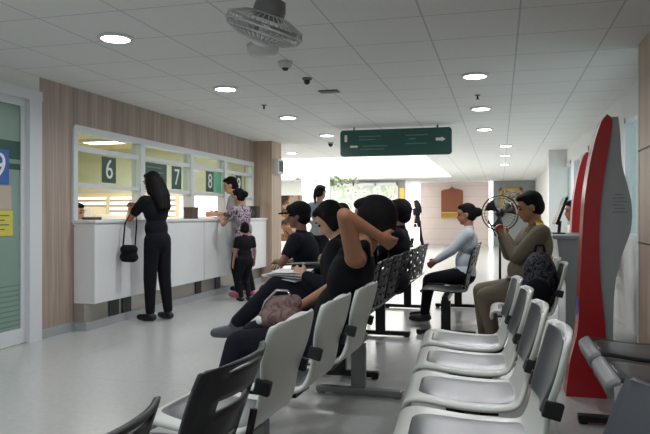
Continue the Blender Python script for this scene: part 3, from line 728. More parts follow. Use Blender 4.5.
# ------------------------------------------------------------------ far lobby
t = thing('honour_board', 'brown wooden board with golden band on the far stone wall', 'board', (-1.82, 25.98, 1.55))
b = BM(); bx(b, -0.42, 0.42, -0.04, 0.02, -0.3, 0.55, 0.01); obj('panel', b, M['board'], t)
b = BM(); prism(b, [(-0.42, 0.55), (0.42, 0.55), (0.3, 0.60), (0.12, 0.62), (0, 0.72), (-0.12, 0.62), (-0.3, 0.60)], 'Y', -0.04, 0.02); obj('crest', b, M['board'], t)
b = BM(); bx(b, -0.42, 0.42, -0.05, 0.02, -0.52, -0.3, 0.01); obj('gold_band', b, M['dkgold'], t)
b = BM(); bx(b, -0.42, 0.42, -0.07, -0.04, -0.33, -0.28); bx(b, -0.42, 0.42, -0.07, -0.04, -0.54, -0.49); obj('gold_strip', b, M['gold'], t)
b = BM(); bx(b, -0.40, -0.25, 25.1, 25.3, 0, H - 0.01)
tag(obj('light_column', b, M['glow']), 'bright vertical light strip on the far wall right of the brown board', 'light strip')
b = BM(); bx(b, -3.30, -3.05, 25.2, 25.5, 0, H - 0.01)
tag(obj('light_column', b, M['glow']), 'bright vertical light column left of the far stone wall', 'light strip')
t = thing('framed_picture', 'gold framed picture on the grey far wall behind the round fan', 'picture', (0.38, 24.96, 1.68))
b = BM()
for x0, x1, z0, z1 in ((-0.40, 0.40, 0.38, 0.46), (-0.40, 0.40, -0.46, -0.38), (-0.40, -0.32, -0.46, 0.46), (0.32, 0.40, -0.46, 0.46)): bx(b, x0, x1, -0.03, 0.04, z0, z1)
obj('frame', b, M['gold'], t)
b = BM(); bx(b, -0.32, 0.32, 0.0, 0.04, -0.38, 0.38); obj('print', b, M['picture'], t)
# mural glass and frames in far lobby
t = thing('glass_partition', 'pale frosted lobby partition with leafy pattern at the far end', 'partition', (-4.7, 23.0, 0))
b = BM(); bx(b, -1.2, 1.16, -0.01, 0.01, 0.3, 2.2); obj('panel', b, M['mural'], t)
b = BM()
for xx in (-1.25, -0.45, 0.35, 1.14): bx(b, xx, xx + 0.06, -0.04, 0.04, 0, 2.3)
bx(b, -1.25, 1.2, -0.04, 0.04, 2.2, 2.3); bx(b, -1.25, 1.2, -0.04, 0.04, 0.22, 0.3); obj('frame', b, M['white_frame'], t)
b = BM(); bx(b, -3.40, -3.24, 22.7, 22.85, 0, 2.1)
tag(obj('brass_post', b, M['gold']), 'golden upright post beside the far lobby partition', 'post')
t = thing('hanging_plant', 'dark leafy plant trailing from the lobby ceiling above the far partition', 'plant', (-5.45, 20.0, H))
b = BM(); lathe(b, [(0.16, -0.14), (0.2, -0.02), (0.2, 0)], (0, 0, 0), 20); obj('basket', b, M['pot'], t)
b = BM()
for k in range(150):
    p = V((random.gauss(0.15, 0.42), random.gauss(0, 0.2), -0.08 - abs(random.gauss(0, 0.13))))
    ball(b, p, (0.09, 0.05, 0.012), Euler((random.uniform(-1, 1), random.uniform(-1, 1), random.uniform(0, 6))).to_matrix(), 1)
for k in range(8):
    a = random.uniform(0, 6.28); tube(b, [(0, 0, -0.06), (0.4 * math.cos(a) + 0.1, 0.2 * math.sin(a), -0.05), (0.7 * math.cos(a) + 0.15, 0.25 * math.sin(a), -0.3)], 0.008, 5)
obj('foliage', b, M['leafm'], t)
t = thing('lobby_poster', 'dark and orange poster on a stand beyond the column', 'poster', (-4.62, 14.2, 0))
b = BM(); bx(b, -0.26, 0.26, -0.015, 0.015, 0.55, 1.6); obj('panel', b, M['poster'], t)
b = BM(); cone(b, (0, 0.03, 0), (0, 0.03, 1.5), 0.02, 0.02); bx(b, -0.25, 0.25, -0.12, 0.15, 0, 0.03); obj('stand', b, M['grey_metal'], t)
t = thing('notice_box', 'small grey box mounted high on the wood column', 'box', (-3.77, 10.7, 1.98))
b = BM(); bx(b, 0.0, 0.10, -0.14, 0.14, -0.12, 0.14, 0.01); obj('body', b, M['fan'], t)
b = BM(); bx(b, 0.1, 0.106, -0.1, 0.1, -0.08, 0.1); obj('face', b, M['dark_gap'], t)
b = BM(); bx(b, -5.95, -5.15, 19.3, 19.7, 0, H); struct('pillar_lobby', b, M['white_paint'])

# ------------------------------------------------------------------ people
class Blob:
    def __init__(s): s.bm = bmesh.new()
    def cap(s, a, c, r1, r2=None): cap(s.bm, a, c, r1, r2, 14)
    def ell(s, c, r, R=None): ball(s.bm, c, r, R, 3)
    def make(s, name, m, parent, vox, it=4, loc=None, rz=None):
        o = obj(name, s.bm, m, parent, True, None, [('REMESH', dict(mode='VOXEL', voxel_size=vox)), ('SMOOTH', dict(factor=0.5, iterations=it))])
        if loc is not None: o.location = loc; o.rotation_euler = (0, 0, rz)
        return o
def ik(a, t_, l1, l2, hint):
    a, t_, hint = V(a), V(t_), V(hint)
    d = t_ - a; L = d.length
    Lm = (l1 + l2) * 0.999
    if L > Lm: t_ = a + d * (Lm / L); d = t_ - a; L = Lm
    if L < abs(l1 - l2) + 0.01: L = abs(l1 - l2) + 0.01
    u = d.normalized()
    x = (l1 * l1 - l2 * l2 + L * L) / (2 * L)
    h = math.sqrt(max(0, l1 * l1 - x * x))
    p = hint - u * hint.dot(u)
    if p.length < 1e-4: p = V((0, 0, -1)) - u * u.z * -1
    p.normalize()
    return a + u * x + p * h, t_
def frame(fwd, up):
    f = V(fwd).normalized(); u = V(up); s = u.cross(f)
    if s.length < 1e-3: s = V((0, 1, 0))
    s.normalize(); u = f.cross(s)
    return Matrix((f, s, u)).transposed()

def person(label, loc, rz, hz, lean=0, side=0, yaw=0, head=(0, 0), hands=None, feet=None, s=1.0, wide=1.0, belly=0.0,
           top='c_black', sleeve='short', pants='c_black', shoes='shoe', skin='skin', hair='short', vox=0.009, twist=0, head_off=(0, 0, 0), tophem=0.0, sandal=False, leg=1.0):
    """hz: hip height. local +x is forward, +y is the person's left."""
    def dr(deg): r = math.radians(deg); sd = math.radians(side); return V((math.sin(r), math.sin(sd), math.cos(r))).normalized()
    P = V((0, 0, hz))
    waist = P + dr(lean * 0.7) * 0.17 * s
    chest = waist + dr(lean) * 0.19 * s
    neck = chest + dr(lean * 1.15) * 0.145 * s
    tw = Matrix.Rotation(math.radians(twist), 3, 'Z')
    sh = {}; hipj = {}
    for k, sg in (('L', 1), ('R', -1)):
        sh[k] = neck + tw @ V((0, sg * 0.168 * s * wide, -0.035 * s))
        hipj[k] = P + V((0.0, sg * 0.088 * s * wide, -0.01))
    hd = dr(lean * 0.8)
    hR = Euler((0, math.radians(head[0]), math.radians(head[1]))).to_matrix()
    hc = neck + hd * 0.07 * s + hR @ V((0.015, 0, 0.115)) * s + V(head_off)
    # limbs
    la, lf = 0.27 * s, 0.235 * s
    arms = {}
    for k in 'LR':
        sg = 1 if k == 'L' else -1
        tg, hint = (hands or {}).get(k, (sh[k] + V((0.03, sg * 0.05, -0.48 * s)), (-1, 0, 0)))
        if hint == 'elbow': e, w = V(tg[0]), V(tg[1])
        else: e, w = ik(sh[k], tg, la, lf, hint)
        arms[k] = (e, w)
    lt, ls = 0.41 * s * leg, 0.40 * s * leg
    legs = {}
    for k in 'LR':
        sg = 1 if k == 'L' else -1
        tg, hint, *rest = feet[k] if feet and k in feet else (V((0.0, sg * 0.09 * s, 0.085 * s)), (1, 0, 0))
        kn, an = ik(hipj[k], tg, lt, ls, hint)
        legs[k] = (kn, an, V(rest[0]) if rest else V((1, sg * 0.15, 0)))
    up = chest - waist
    tR = frame(tw @ V((1, 0, 0)) - up.normalized() * (tw @ V((1, 0, 0))).dot(up.normalized()), up)
    def torso(B, g):
        B.ell(P + V((0.0, 0, 0.01)), ((0.115 + g) * s + belly * .3, (0.165 + g) * s * wide, (0.12 + g) * s))
        B.ell(waist + tR @ V((0.01 + belly * .6, 0, -0.02)), ((0.098 + g) * s + belly, (0.14 + g) * s * wide + belly * .5, (0.14 + g) * s), tR)
        B.ell(chest + tR @ V((0.0, 0, 0.0)), ((0.105 + g) * s + belly * .3, (0.158 + g) * s * wide, (0.165 + g) * s), tR)
        for k in 'LR': B.cap(chest + (neck - chest) * 0.55, sh[k], (0.075 + g) * s, (0.052 + g) * s)
    B = Blob(); S_ = s
    torso(B, 0)
    B.cap(neck - hd * 0.03 * s, hc + hR @ V((-0.02, 0, -0.05)) * s, 0.056 * s, 0.05 * s)
    H_ = lambda x, y, z: hc + hR @ (V((x, y, z)) * s)
    # head
    B.ell(H_(-0.005, 0, 0.03), (0.095 * s, 0.075 * s, 0.095 * s), hR)
    B.ell(H_(0.03, 0, -0.035), (0.064 * s, 0.058 * s, 0.075 * s), hR)
    B.cap(H_(0.055, 0, -0.085), H_(0.065, 0, -0.088), 0.027 * s)
    B.cap(H_(0.088, 0, 0.012), H_(0.107, 0, -0.028), 0.010 * s, 0.015 * s)
    B.ell(H_(0.082, 0, -0.058), (0.018 * s, 0.026 * s, 0.014 * s), hR)
    B.cap(H_(0.078, -0.035, 0.03), H_(0.078, 0.035, 0.03), 0.014 * s)
    for sg in (1, -1): B.ell(H_(-0.005, sg * 0.078, -0.01), (0.02 * s, 0.011 * s, 0.032 * s), hR)
    for k in 'LR':
        sg = 1 if k == 'L' else -1
        e, w = arms[k]
        B.cap(sh[k], e, 0.047 * s * (wide ** .5), 0.037 * s); B.cap(e, w, 0.037 * s, 0.026 * s)
        # hand
        f = (w - e).normalized()
        nrm = V((0, -sg, 0)) if abs(f.y) < 0.85 else V((0, 0, -1))
        R = frame(f, nrm)   # columns f, side, palm normal
        hpt = lambda x, y, z: w + R @ (V((x, y, z)) * s)
        B.cap(hpt(0.0, 0, 0), hpt(0.05, 0.0, 0.004), 0.025 * s, 0.024 * s)
        for yy in (-0.022, 0.0, 0.022): B.cap(hpt(0.025, yy * .8, 0), hpt(0.078, yy, 0.002), 0.017 * s, 0.014 * s)
        for q, (yy, ln) in enumerate(((-0.030, 0.034), (-0.010, 0.042), (0.011, 0.039), (0.030, 0.030))):
            p1 = hpt(0.085, yy, 0.002); p2 = hpt(0.085 + ln * .9, yy * 1.06, 0.012); p3 = hpt(0.085 + ln * 1.45, yy * 1.08, 0.036)
            B.cap(p1, p2, 0.0105 * s, 0.0098 * s); B.cap(p2, p3, 0.0098 * s, 0.009 * s)
        up_side = 1 if (R @ V((0, 1, 0))).z > 0 else -1
        B.cap(hpt(0.02, up_side * 0.022, 0.008), hpt(0.052, up_side * 0.050, 0.022), 0.0135 * s, 0.0115 * s)
        B.cap(hpt(0.052, up_side * 0.050, 0.022), hpt(0.083, up_side * 0.052, 0.034), 0.0115 * s, 0.0095 * s)
    for k in 'LR':
        kn, an, fd = legs[k]
        B.cap(hipj[k], kn, 0.082 * s * wide, 0.055 * s); B.cap(kn, an, 0.055 * s, 0.036 * s)
        B.ell(kn + (an - kn) * 0.28 - V((0.012, 0, 0)) * s, (0.052 * s, 0.05 * s, 0.1 * s), frame(V((1, 0, 0)), kn - an))
        fd = fd.normalized()
        B.cap(an + V((0, 0, -0.035)) * s - fd * 0.03 * s, an + fd * 0.13 * s + V((0, 0, -0.05)) * s * (1 if abs(fd.z) < .3 else 0), 0.034 * s, 0.026 * s)
    body = B.make('person', M[skin], None, vox, 4, loc, rz)
    tag(body, label, 'person')
    # eyes and lips
    for sg in (1, -1):
        b_ = BM(); ball(b_, H_(0.083, sg * 0.031, 0.008), (0.011 * s, 0.015 * s, 0.008 * s), hR); obj('eye', b_, M['eye'], body, True)
        b_ = BM(); ball(b_, H_(0.088, sg * 0.033, 0.036), (0.009 * s, 0.022 * s, 0.006 * s), hR); obj('eyebrow', b_, M['hair'], body, True)
    b_ = BM(); ball(b_, H_(0.094, 0, -0.058), (0.010 * s, 0.024 * s, 0.009 * s), hR); obj('lips', b_, M['lip'], body, True)
    # clothes
    g = 0.014
    T = Blob(); 
    if sleeve == 'tank':
        T.ell(P + V((0, 0, 0.03)), ((0.117 + g) * s + belly * .3, (0.168 + g) * s * wide, (0.12 + g) * s))
        T.ell(waist + tR @ V((0.01 + belly * .6, 0, -0.02)), ((0.098 + g) * s + belly, (0.14 + g) * s * wide + belly * .5, (0.14 + g) * s), tR)
        T.ell(chest + tR @ V((0, 0, -0.01)), ((0.105 + g) * s, (0.16 + g) * s * wide, (0.155 + g) * s), tR)
        for sg in (1, -1): T.cap(chest + tR @ V((0.06, sg * 0.09, 0.1)) * s, neck + tR @ V((-0.02, sg * 0.10, 0.03)) * s, 0.032 * s); T.cap(neck + tR @ V((-0.02, sg * 0.10, 0.03)) * s, chest + tR @ V((-0.07, sg * 0.09, 0.08)) * s, 0.032 * s)
    else:
        torso(T, g)
        T.cap(neck - hd * 0.02 * s, neck + hd * 0.025 * s, 0.07 * s, 0.062 * s)
        for k in 'LR':
            e, w = arms[k]
            end = sh[k] + (e - sh[k]) * (0.62 if sleeve == 'short' else 1.0)
            T.cap(sh[k], end, (0.052 + g) * s * (wide ** .5), (0.043 + g) * s)
            if sleeve == 'long': T.cap(e, e + (w - e) * 0.92, (0.043 + g) * s, (0.028 + g) * s)
    if tophem:
        T.cap(P + V((0, 0.05, 0)), P + V((0.0, 0.05, -tophem)), 0.13 * s, 0.145 * s); T.cap(P + V((0, -0.05, 0)), P + V((0.0, -0.05, -tophem)), 0.13 * s, 0.145 * s)
    top_o = T.make('shirt', M[top], body, vox, 4)
    T = Blob(); g = 0.013
    T.ell(P + V((0, 0, -0.01)), ((0.115 + g * .8) * s + belly * .3, (0.165 + g * .8) * s * wide, (0.115 + g) * s))
    for k in 'LR':
        kn, an, fd = legs[k]
        T.cap(hipj[k], kn, (0.084 + g) * s * wide, (0.062 + g) * s); T.cap(kn, an + (kn - an) * 0.06, (0.062 + g) * s, (0.040 + g) * s)
    T.make('trousers', M[pants], body, vox, 4)
    for k in 'LR':
        kn, an, fd = legs[k]; fd = fd.normalized()
        flat = abs(fd.z) < .3
        T = Blob()
        d_ = V((0, 0, -0.038)) * s
        a1 = an + d_ - fd * 0.04 * s; a2 = an + d_ + fd * 0.07 * s + (V((0, 0, -0.008)) * s if flat else V()); a3 = an + (d_ * 1.2 if flat else d_) + fd * 0.15 * s
        T.cap(a1, a2, 0.043 * s, 0.044 * s); T.cap(a2, a3, 0.044 * s, 0.034 * s)
        if not sandal: T.cap(an + d_ * .6, an + V((0, 0, 0.0)), 0.045 * s, 0.044 * s)
        T.make('shoe', M[shoes], body, max(vox * .8, 0.006), 3)
    # hair
    if hair:
        T = Blob()
        T.ell(H_(-0.022, 0, 0.045), (0.098 * s, 0.085 * s, 0.092 * s), hR)
        T.ell(H_(-0.045, 0, 0.0), (0.075 * s, 0.083 * s, 0.09 * s), hR)
        T.ell(H_(0.025, 0, 0.092), (0.065 * s, 0.066 * s, 0.035 * s), hR)
        if hair in ('long',):
            back = hR @ V((-1, 0, 0))
            p0 = H_(-0.065, 0, 0.0); p1 = neck + V((-0.10, 0, 0.02)) * s; p2 = chest + tR @ V((-0.135, 0, 0.02)) * s
            for sg in (-0.045, 0, 0.045):
                T.cap(p0 + V((0, sg, 0)), p1 + V((0, sg * 1.3, 0)), 0.06 * s, 0.06 * s); T.cap(p1 + V((0, sg * 1.3, 0)), p2 + V((0, sg * 1.2, 0)), 0.058 * s, 0.035 * s)
            for sg in (1, -1): T.cap(H_(-0.01, sg * 0.078, 0.02), H_(-0.015, sg * 0.082, -0.13), 0.03 * s, 0.03 * s)
        if hair in ('full',):
            T.ell(H_(-0.035, 0, 0.02), (0.112 * s, 0.105 * s, 0.115 * s), hR)
            T.ell(H_(-0.05, 0, -0.05), (0.08 * s, 0.09 * s, 0.07 * s), hR)
        if hair == 'bob':
            for sg in (1, -1): T.cap(H_(0.0, sg * 0.078, 0.03), H_(0.0, sg * 0.082, -0.07), 0.03 * s, 0.026 * s)
            T.ell(H_(-0.045, 0, -0.03), (0.075 * s, 0.088 * s, 0.08 * s), hR)
        if hair == 'bun':
            T.ell(H_(-0.135, 0, 0.01), (0.05 * s, 0.055 * s, 0.055 * s), hR)
        if hair == 'pony':
            T.ell(H_(-0.115, 0, 0.03), (0.035 * s,) * 3)
            T.cap(H_(-0.125, 0, 0.02), H_(-0.14, 0, -0.09), 0.036 * s, 0.032 * s); T.cap(H_(-0.14, 0, -0.09), H_(-0.12, 0, -0.19), 0.032 * s, 0.016 * s)
        T.make('hair', M['hair'], body, max(vox, 0.008), 3)
    info = dict(body=body, H=H_, hR=hR, arms=arms, legs=legs, P=P, chest=chest, waist=waist, neck=neck, sh=sh, tR=tR, s=s)
    return info
def w2(info_body, p):
    return Matrix.Translation(info_body.location) @ Matrix.Rotation(info_body.rotation_euler.z, 4, 'Z') @ V(p)

HS = 0.525   # hip height when seated
# woman in black top with arm behind her head
tw_ = person('seated woman in black sleeveless top with one arm raised behind her head', (-0.84, 3.25, 0), PI, HS, lean=-21, head=(6, -10), s=0.96, wide=1.14,
    hands={'L': (((-0.15, 0.35, 1.15), (-0.28, 0.15, 1.045)), 'elbow'), 'R': ((0.20, -0.12, 0.66), (0, -1, -0.5))},
    leg=1.12, feet={'L': ((0.54, 0.27, 0.09), (1, 0.2, 0.5)), 'R': ((0.50, 0.02, 0.09), (1, 0.0, 0.6))},
    top='c_black', sleeve='tank', pants='c_navy', shoes='sneaker', skin='skin', hair='full', vox=0.0075, head_off=(-0.05, 0, -0.03))
# woman reading papers
pw = person('seated woman with dark bobbed hair bent over the papers on her lap', (-1.03, 3.98, 0), PI, HS, lean=-8, head=(36, 4), s=0.91,
    hands={'L': ((0.13, 0.14, 0.775), (-0.8, 0.6, -0.6)), 'R': ((0.24, -0.13, 0.76), (-0.5, -1, -0.4))},
    feet={'L': ((0.585, 0.16, 0.46), (0.2, 0.1, 1), (0.95, 0.1, -0.12)), 'R': ((0.46, -0.12, 0.09), (1, 0, 0.5))},
    top='c_black', sleeve='long', pants='c_navy', shoes='sneaker', skin='skin_l', hair='bob', vox=0.008)
# man in cap
cm = person('seated man in dark shirt wearing a black baseball cap', (-1.64, 5.6, 0), PI, 0.50, lean=11, head=(2, 4), s=0.94, wide=1.2, belly=0.03,
    hands={'L': ((0.26, 0.14, 0.74), (-0.3, 1, -0.3)), 'R': ((0.3, -0.1, 0.70), (-0.3, -1, -0.3))},
    feet={'L': ((0.40, 0.14, 0.09), (1, 0, 0.5)), 'R': ((0.42, -0.14, 0.09), (1, 0, 0.5))},
    top='c_navy', sleeve='short', pants='c_navy', skin='skin_d', hair='short')
bd = cm['body']; Hh = cm['H']; hR = cm['hR']
T = Blob(); T.ell(Hh(-0.012, 0, 0.055), (0.108, 0.092, 0.09), hR); T.ell(Hh(0.05, 0, 0.075), (0.07, 0.07, 0.045), hR)
cpo = T.make('cap', M['c_black'], bd, 0.009, 3)
b = BM(); lathe(b, [(0.01, 0.012), (0.075, 0.004), (0.08, -0.010), (0.01, -0.006)], Hh(0.10, 0, 0.035), 24, hR @ Matrix.Diagonal((1.2, 1, 1))); obj('cap_brim', b, M['c_black'], cpo, True)
# grey standing woman with ponytail
person('standing woman in grey top with a dark ponytail, back turned, beyond the seats', (-2.72, 9.75, 0), math.radians(75), 0.86, lean=2, head=(6, -12), s=0.93,
    hands={'L': ((0.2, 0.12, 0.95), (-0.3, 1, -0.5)), 'R': ((0.2, -0.12, 0.95), (-0.3, -1, -0.5))}, top='c_grey', sleeve='short', pants='c_black', hair='pony', vox=0.011)
# people beyond on the black benches
person('seated person in black with full dark hair on the left perforated bench', (-0.95, 6.14, 0), PI, HS, lean=-4, head=(4, 0), s=0.95,
    hands={'L': ((0.32, 0.1, 0.66), (-0.3, 1, -0.3)), 'R': ((0.3, -0.1, 0.66), (-0.3, -1, -0.3))},
    feet={'L': ((0.45, 0.11, 0.09), (1, 0, 0.5)), 'R': ((0.45, -0.11, 0.09), (1, 0, 0.5))}, top='c_black', sleeve='long', pants='c_black', hair='full', vox=0.011)
simple_chair('plain dark chair under the half hidden person in lime green', -1.62, 7.0)
person('half hidden seated person in lime green shirt behind the woman in black', (-1.62, 7.0, 0), PI, HS, lean=6, head=(10, 0), s=0.93,
    hands={'L': ((0.32, 0.1, 0.66), (-0.3, 1, -0.3)), 'R': ((0.3, -0.1, 0.66), (-0.3, -1, -0.3))},
    feet={'L': ((0.45, 0.11, 0.09), (1, 0, 0.5)), 'R': ((0.45, -0.11, 0.09), (1, 0, 0.5))}, top='c_olive', sleeve='short', pants='c_navy', hair='bob', vox=0.012)
person('seated woman in white shirt with dark hair in a bun', (-0.36, 7.10, 0), PI, HS, lean=-5, head=(8, 0), s=0.92,
    hands={'L': ((0.30, 0.06, 0.66), (-0.5, 0.8, -0.6)), 'R': ((0.30, -0.06, 0.66), (-0.3, -1, -0.3))},
    feet={'L': ((0.42, 0.11, 0.09), (1, 0, 0.5)), 'R': ((0.45, -0.11, 0.09), (1, 0, 0.5))}, top='c_white', sleeve='long', pants='c_black', skin='skin', hair='bun', vox=0.0095)
person('woman in black walking through the far lobby with a white bag', (-2.74, 22.3, 0), math.radians(160), 0.88, lean=2, head=(4, 0), s=0.96,
    hands={'L': ((0.02, 0.22, 0.82), (-1, 0, 0)), 'R': ((0.22, -0.1, 1.35), (0, -1, -0.6))},
    feet={'L': ((0.18, 0.08, 0.09), (1, 0, 0)), 'R': ((-0.18, -0.08, 0.1), (1, 0, 0))}, top='c_black', sleeve='short', pants='c_black', skin='skin_l', hair='long', vox=0.014)
b = BM(); bx(b, -0.16, 0.16, -0.05, 0.05, 0.0, 0.38, 0.02); tube(b, [(-0.08, 0, 0.37), (-0.05, 0, 0.5), (0.05, 0, 0.5), (0.08, 0, 0.37)], 0.01)
tag(obj('carrier_bag', b, M['white'], loc=(-2.78, 22.05, 0.36)), 'white carrier bag held by the far walking woman', 'bag')

# officer
of = person('seated heavy man in khaki uniform looking at a phone held in both hands', (0.27, 5.62, 0), PI + 0.12, 0.535, lean=-2, head=(18, 0), s=1.0, wide=1.36, belly=0.06,
    hands={'L': ((0.24, 0.05, 0.98), (-0.4, 0.8, -1)), 'R': ((0.25, -0.06, 0.98), (-0.4, -0.8, -1))},
    feet={'L': ((0.33, 0.16, 0.10), (1, 0.1, 0.5)), 'R': ((0.38, -0.14, 0.10), (1, -0.1, 0.6))},
    top='c_khaki', sleeve='long', pants='c_khaki', shoes='shoe', skin='skin', hair='short', vox=0.0085)
bd = of['body']
for k, sg in (('L', 1), ('R', -1)):
    b = BM(); p = of['sh'][k] * 0.7 + of['neck'] * 0.3
    box(b, p + V((0, 0, 0.07)), (0.06, 0.11, 0.012), Euler((sg * -0.35, 0, 0)), 0.004); obj('epaulet', b, M['yellowp'], bd)
b = BM(); lathe(b, [(0.165, -0.022), (0.172, -0.02), (0.172, 0.02), (0.165, 0.022)], of['P'] + V((0.02, 0, 0.09)), 32, Matrix.Diagonal((1.15, 1.34, 1))); obj('belt', b, M['shoe'], bd, True)
pm = of['arms']['L'][1] * 0.5 + of['arms']['R'][1] * 0.5
ph = thing('mobile_phone', 'black phone held up by the uniformed man', 'phone', w2(bd, pm + V((0.09, 0, 0.06))), PI)
b = BM(); box(b, (0, 0, 0), (0.010, 0.075, 0.15), Euler((0, math.radians(25), 0)), 0.004); obj('case', b, M['phone'], ph)
b = BM(); box(b, (-0.006, 0, 0.0), (0.002, 0.068, 0.14), Euler((0, math.radians(25), 0))); obj('screen', b, M['screen'], ph)

# people at the counter
cw = person('standing woman in black with long black hair at the service counter', (-3.60, 6.36, 0), math.radians(165), 0.86, lean=5, head=(14, 0), s=0.945, wide=0.98,
    hands={'L': ((0.33, 0.10, 1.19), (-0.5, 1, -1)), 'R': ((0.34, -0.06, 1.22), (-0.5, -1, -1))},
    feet={'L': ((0.02, 0.09, 0.085), (1, 0, 0)), 'R': ((-0.06, -0.10, 0.085), (1, 0, 0))}, top='c_black', sleeve='short', pants='c_black', shoes='shoe', skin='skin', hair='long', vox=0.009)
sb = thing('shoulder_bag', 'small black shoulder bag hanging in front of the woman at the counter', 'bag', (-3.74, 6.02, 0.66))
T = Blob(); T.cap((-0.05, 0, 0.05), (0.05, 0, 0.05), 0.055); T.cap((-0.05, 0, 0.13), (0.05, 0, 0.13), 0.05); T.make('pouch', M['c_black'], sb, 0.01, 3)
b = BM(); tube(b, [(-0.07, 0, 0.15), (-0.06, 0.02, 0.4), (0.0, 0.12, 0.6), (0.06, 0.05, 0.4), (0.07, 0, 0.15)], 0.008, 6); obj('strap', b, M['c_black'], sb, True)
person('standing woman in floral top and black leggings with pink shoes at the counter', (-3.46, 8.48, 0), math.radians(165), 0.80, lean=7, head=(12, 0), s=0.89, wide=1.05,
    hands={'L': ((0.30, 0.12, 1.10), (-0.5, 1, -1)), 'R': ((0.3, -0.1, 1.12), (-0.5, -1, -1))},
    feet={'L': ((0.02, 0.08, 0.085), (1, 0, 0)), 'R': ((-0.08, -0.10, 0.085), (1, 0, 0))}, top='c_pat', sleeve='short', pants='c_black', shoes='pink', hair='bun', vox=0.010, tophem=0.16)
person('man leaning over the counter with one arm stretched along it, behind the floral top', (-3.70, 9.06, 0), math.radians(190), 0.93, lean=16, head=(18, 10), s=1.0,
    hands={'L': ((0.30, 0.50, 1.16), (0, 0.5, -1)), 'R': ((0.4, -0.1, 1.16), (-0.5, -1, -1))}, top='c_grey', sleeve='short', pants='c_navy', skin='skin_l', hair='short', vox=0.010)
person('small child in black standing at the back of the woman in floral top', (-3.29, 8.12, 0), math.radians(140), 0.54, lean=2, head=(0, 10), s=0.625, wide=1.05,
    hands={'L': ((0.05, 0.16, 0.50), (-1, 0.3, 0))}, top='c_black', sleeve='short', pants='c_black', shoes='shoe', hair='bob', vox=0.009)
simple_chair('dark chair behind the counter under the clerk', -5.12, 6.9, 0)
person('dark haired clerk sitting behind the counter window below the sign with a white six', (-5.08, 6.9, 0), 0, HS, lean=4, head=(10, 0), s=0.96,
    hands={'L': ((0.38, 0.12, 0.80), (-0.3, 1, -0.3)), 'R': ((0.38, -0.1, 0.80), (-0.3, -1, -0.3))},
    feet={'L': ((0.32, 0.11, 0.09), (1, 0, 0.5)), 'R': ((0.32, -0.11, 0.09), (1, 0, 0.5))}, top='c_office', sleeve='long', pants='c_navy', skin='skin_l', hair='bob', vox=0.012)
simple_chair('dark chair behind the grey desk beside the kiosk', 0.90, 7.75, PI)
person('seated person in pale shirt half hidden behind the red kiosk', (0.88, 7.75, 0), PI, HS, lean=5, head=(8, 0), s=0.98,
    hands={'L': ((0.3, 0.1, 0.68), (-0.3, 1, -0.3)), 'R': ((0.3, -0.1, 0.68), (-0.3, -1, -0.3))},
    feet={'L': ((0.42, 0.11, 0.09), (1, 0, 0.5)), 'R': ((0.42, -0.11, 0.09), (1, 0, 0.5))}, top='c_white', sleeve='short', pants='c_navy', skin='skin', hair='short', vox=0.012)

# papers, handbag, backpack
t = thing('paper_sheaf', 'white sheaf of papers held by the seated reading woman', 'papers', (-1.31, 3.98, 0.755), 0)
for k in range(4):
    b = BM(); box(b, (0.008 * k, 0.01 * (k % 2), 0.012 * k), (0.24, 0.32, 0.003), Euler((0, math.radians(8 - 3 * k), math.radians(6 * k - 8)))); obj('sheet', b, M['paper'], t)
t = thing('handbag', 'mauve fabric handbag on the lap of the woman in black', 'handbag', (-1.07, 3.13, 0.60), math.radians(-10)); t.scale = (0.76, 0.76, 0.85)
T = Blob(); T.cap((-0.10, -0.02, 0.03), (0.09, -0.02, 0.06), 0.065, 0.06); T.cap((-0.08, 0.0, 0.11), (0.10, 0.0, 0.13), 0.05, 0.05); T.cap((-0.1, 0, 0.03), (-0.08, 0, 0.11), 0.06, 0.05); T.make('pouch', M['mauve'], t, 0.009, 4)
b = BM(); tube(b, [(-0.12, -0.05, -0.02), (-0.16, -0.05, 0.0), (-0.10, -0.05, 0.13), (-0.02, -0.03, 0.2), (0.06, -0.03, 0.2), (0.1, -0.03, 0.15)], 0.008, 8); obj('strap', b, M['chrome'], t, True)
b = BM(); ball(b, (-0.13, -0.075, 0.02), (0.026, 0.012, 0.026)); obj('clasp', b, M['white'], t, True)
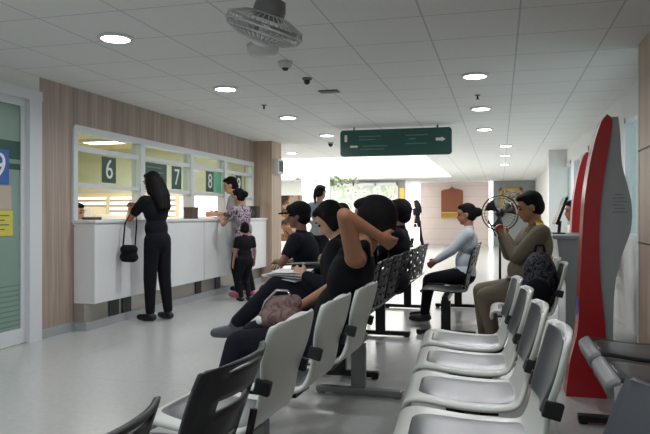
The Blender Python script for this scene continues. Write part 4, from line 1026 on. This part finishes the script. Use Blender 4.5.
t = thing('backpack', 'dark patterned backpack on the seat beside the uniformed man', 'backpack', (0.28, 5.06, 0.465), 0)
T = Blob(); T.ell((0, 0, 0.2), (0.13, 0.17, 0.22)); T.ell((0.0, 0, 0.1), (0.14, 0.18, 0.11)); T.make('body', M['bagpat'], t, 0.01, 4)
T = Blob(); T.ell((-0.02, -0.15, 0.13), (0.1, 0.07, 0.1)); T.make('pocket', M['c_black'], t, 0.01, 4)
b = BM(); tube(b, [(-0.03, 0, 0.41), (-0.02, 0, 0.46), (0.03, 0, 0.46), (0.04, 0, 0.41)], 0.01, 8); obj('handle', b, M['c_black'], t, True)

# ------------------------------------------------------------------ light, world, camera
def area(name, loc, size, energy, col=(1, 1, 1), rot=(0, 0, 0)):
    L = bpy.data.lights.new(name, 'AREA'); L.shape = 'RECTANGLE'; L.size, L.size_y = size; L.energy = energy; L.color = col
    o = bpy.data.objects.new(name, L); COL.objects.link(o); o.location = loc; o.rotation_euler = rot
    return o
area('lobby_lamp', (-5.4, 18.0, H + 0.04), (7.6, 7.8), 420, (1, 0.99, 0.96))
area('office_lamp', (-6.0, 7.6, H - 0.12), (1.4, 5.0), 120, (1, 0.97, 0.9))
w = bpy.data.worlds.new('World'); scene.world = w; w.use_nodes = True
bg = w.node_tree.nodes['Background']; bg.inputs['Color'].default_value = (0.85, 0.93, 1.0, 1); bg.inputs['Strength'].default_value = 1.7

cam = bpy.data.cameras.new('Camera'); cam.lens = 36.0; cam.sensor_width = 36.0; cam.sensor_fit = 'HORIZONTAL'
cam.shift_y = -2 / 650; cam.clip_end = 100
co = bpy.data.objects.new('Camera', cam); COL.objects.link(co)
co.location = (0, 0, 1.15); co.rotation_euler = (PI / 2, 0, math.radians(15.07))
scene.camera = co
scene.cycles.diffuse_bounces = 8; scene.cycles.max_bounces = 14
vs_ = scene.view_settings
vs_.view_transform = 'Standard'; vs_.look = 'None'; vs_.exposure = -0.3; vs_.gamma = 1.0
try: vs_.use_curve_mapping = False
except Exception: pass
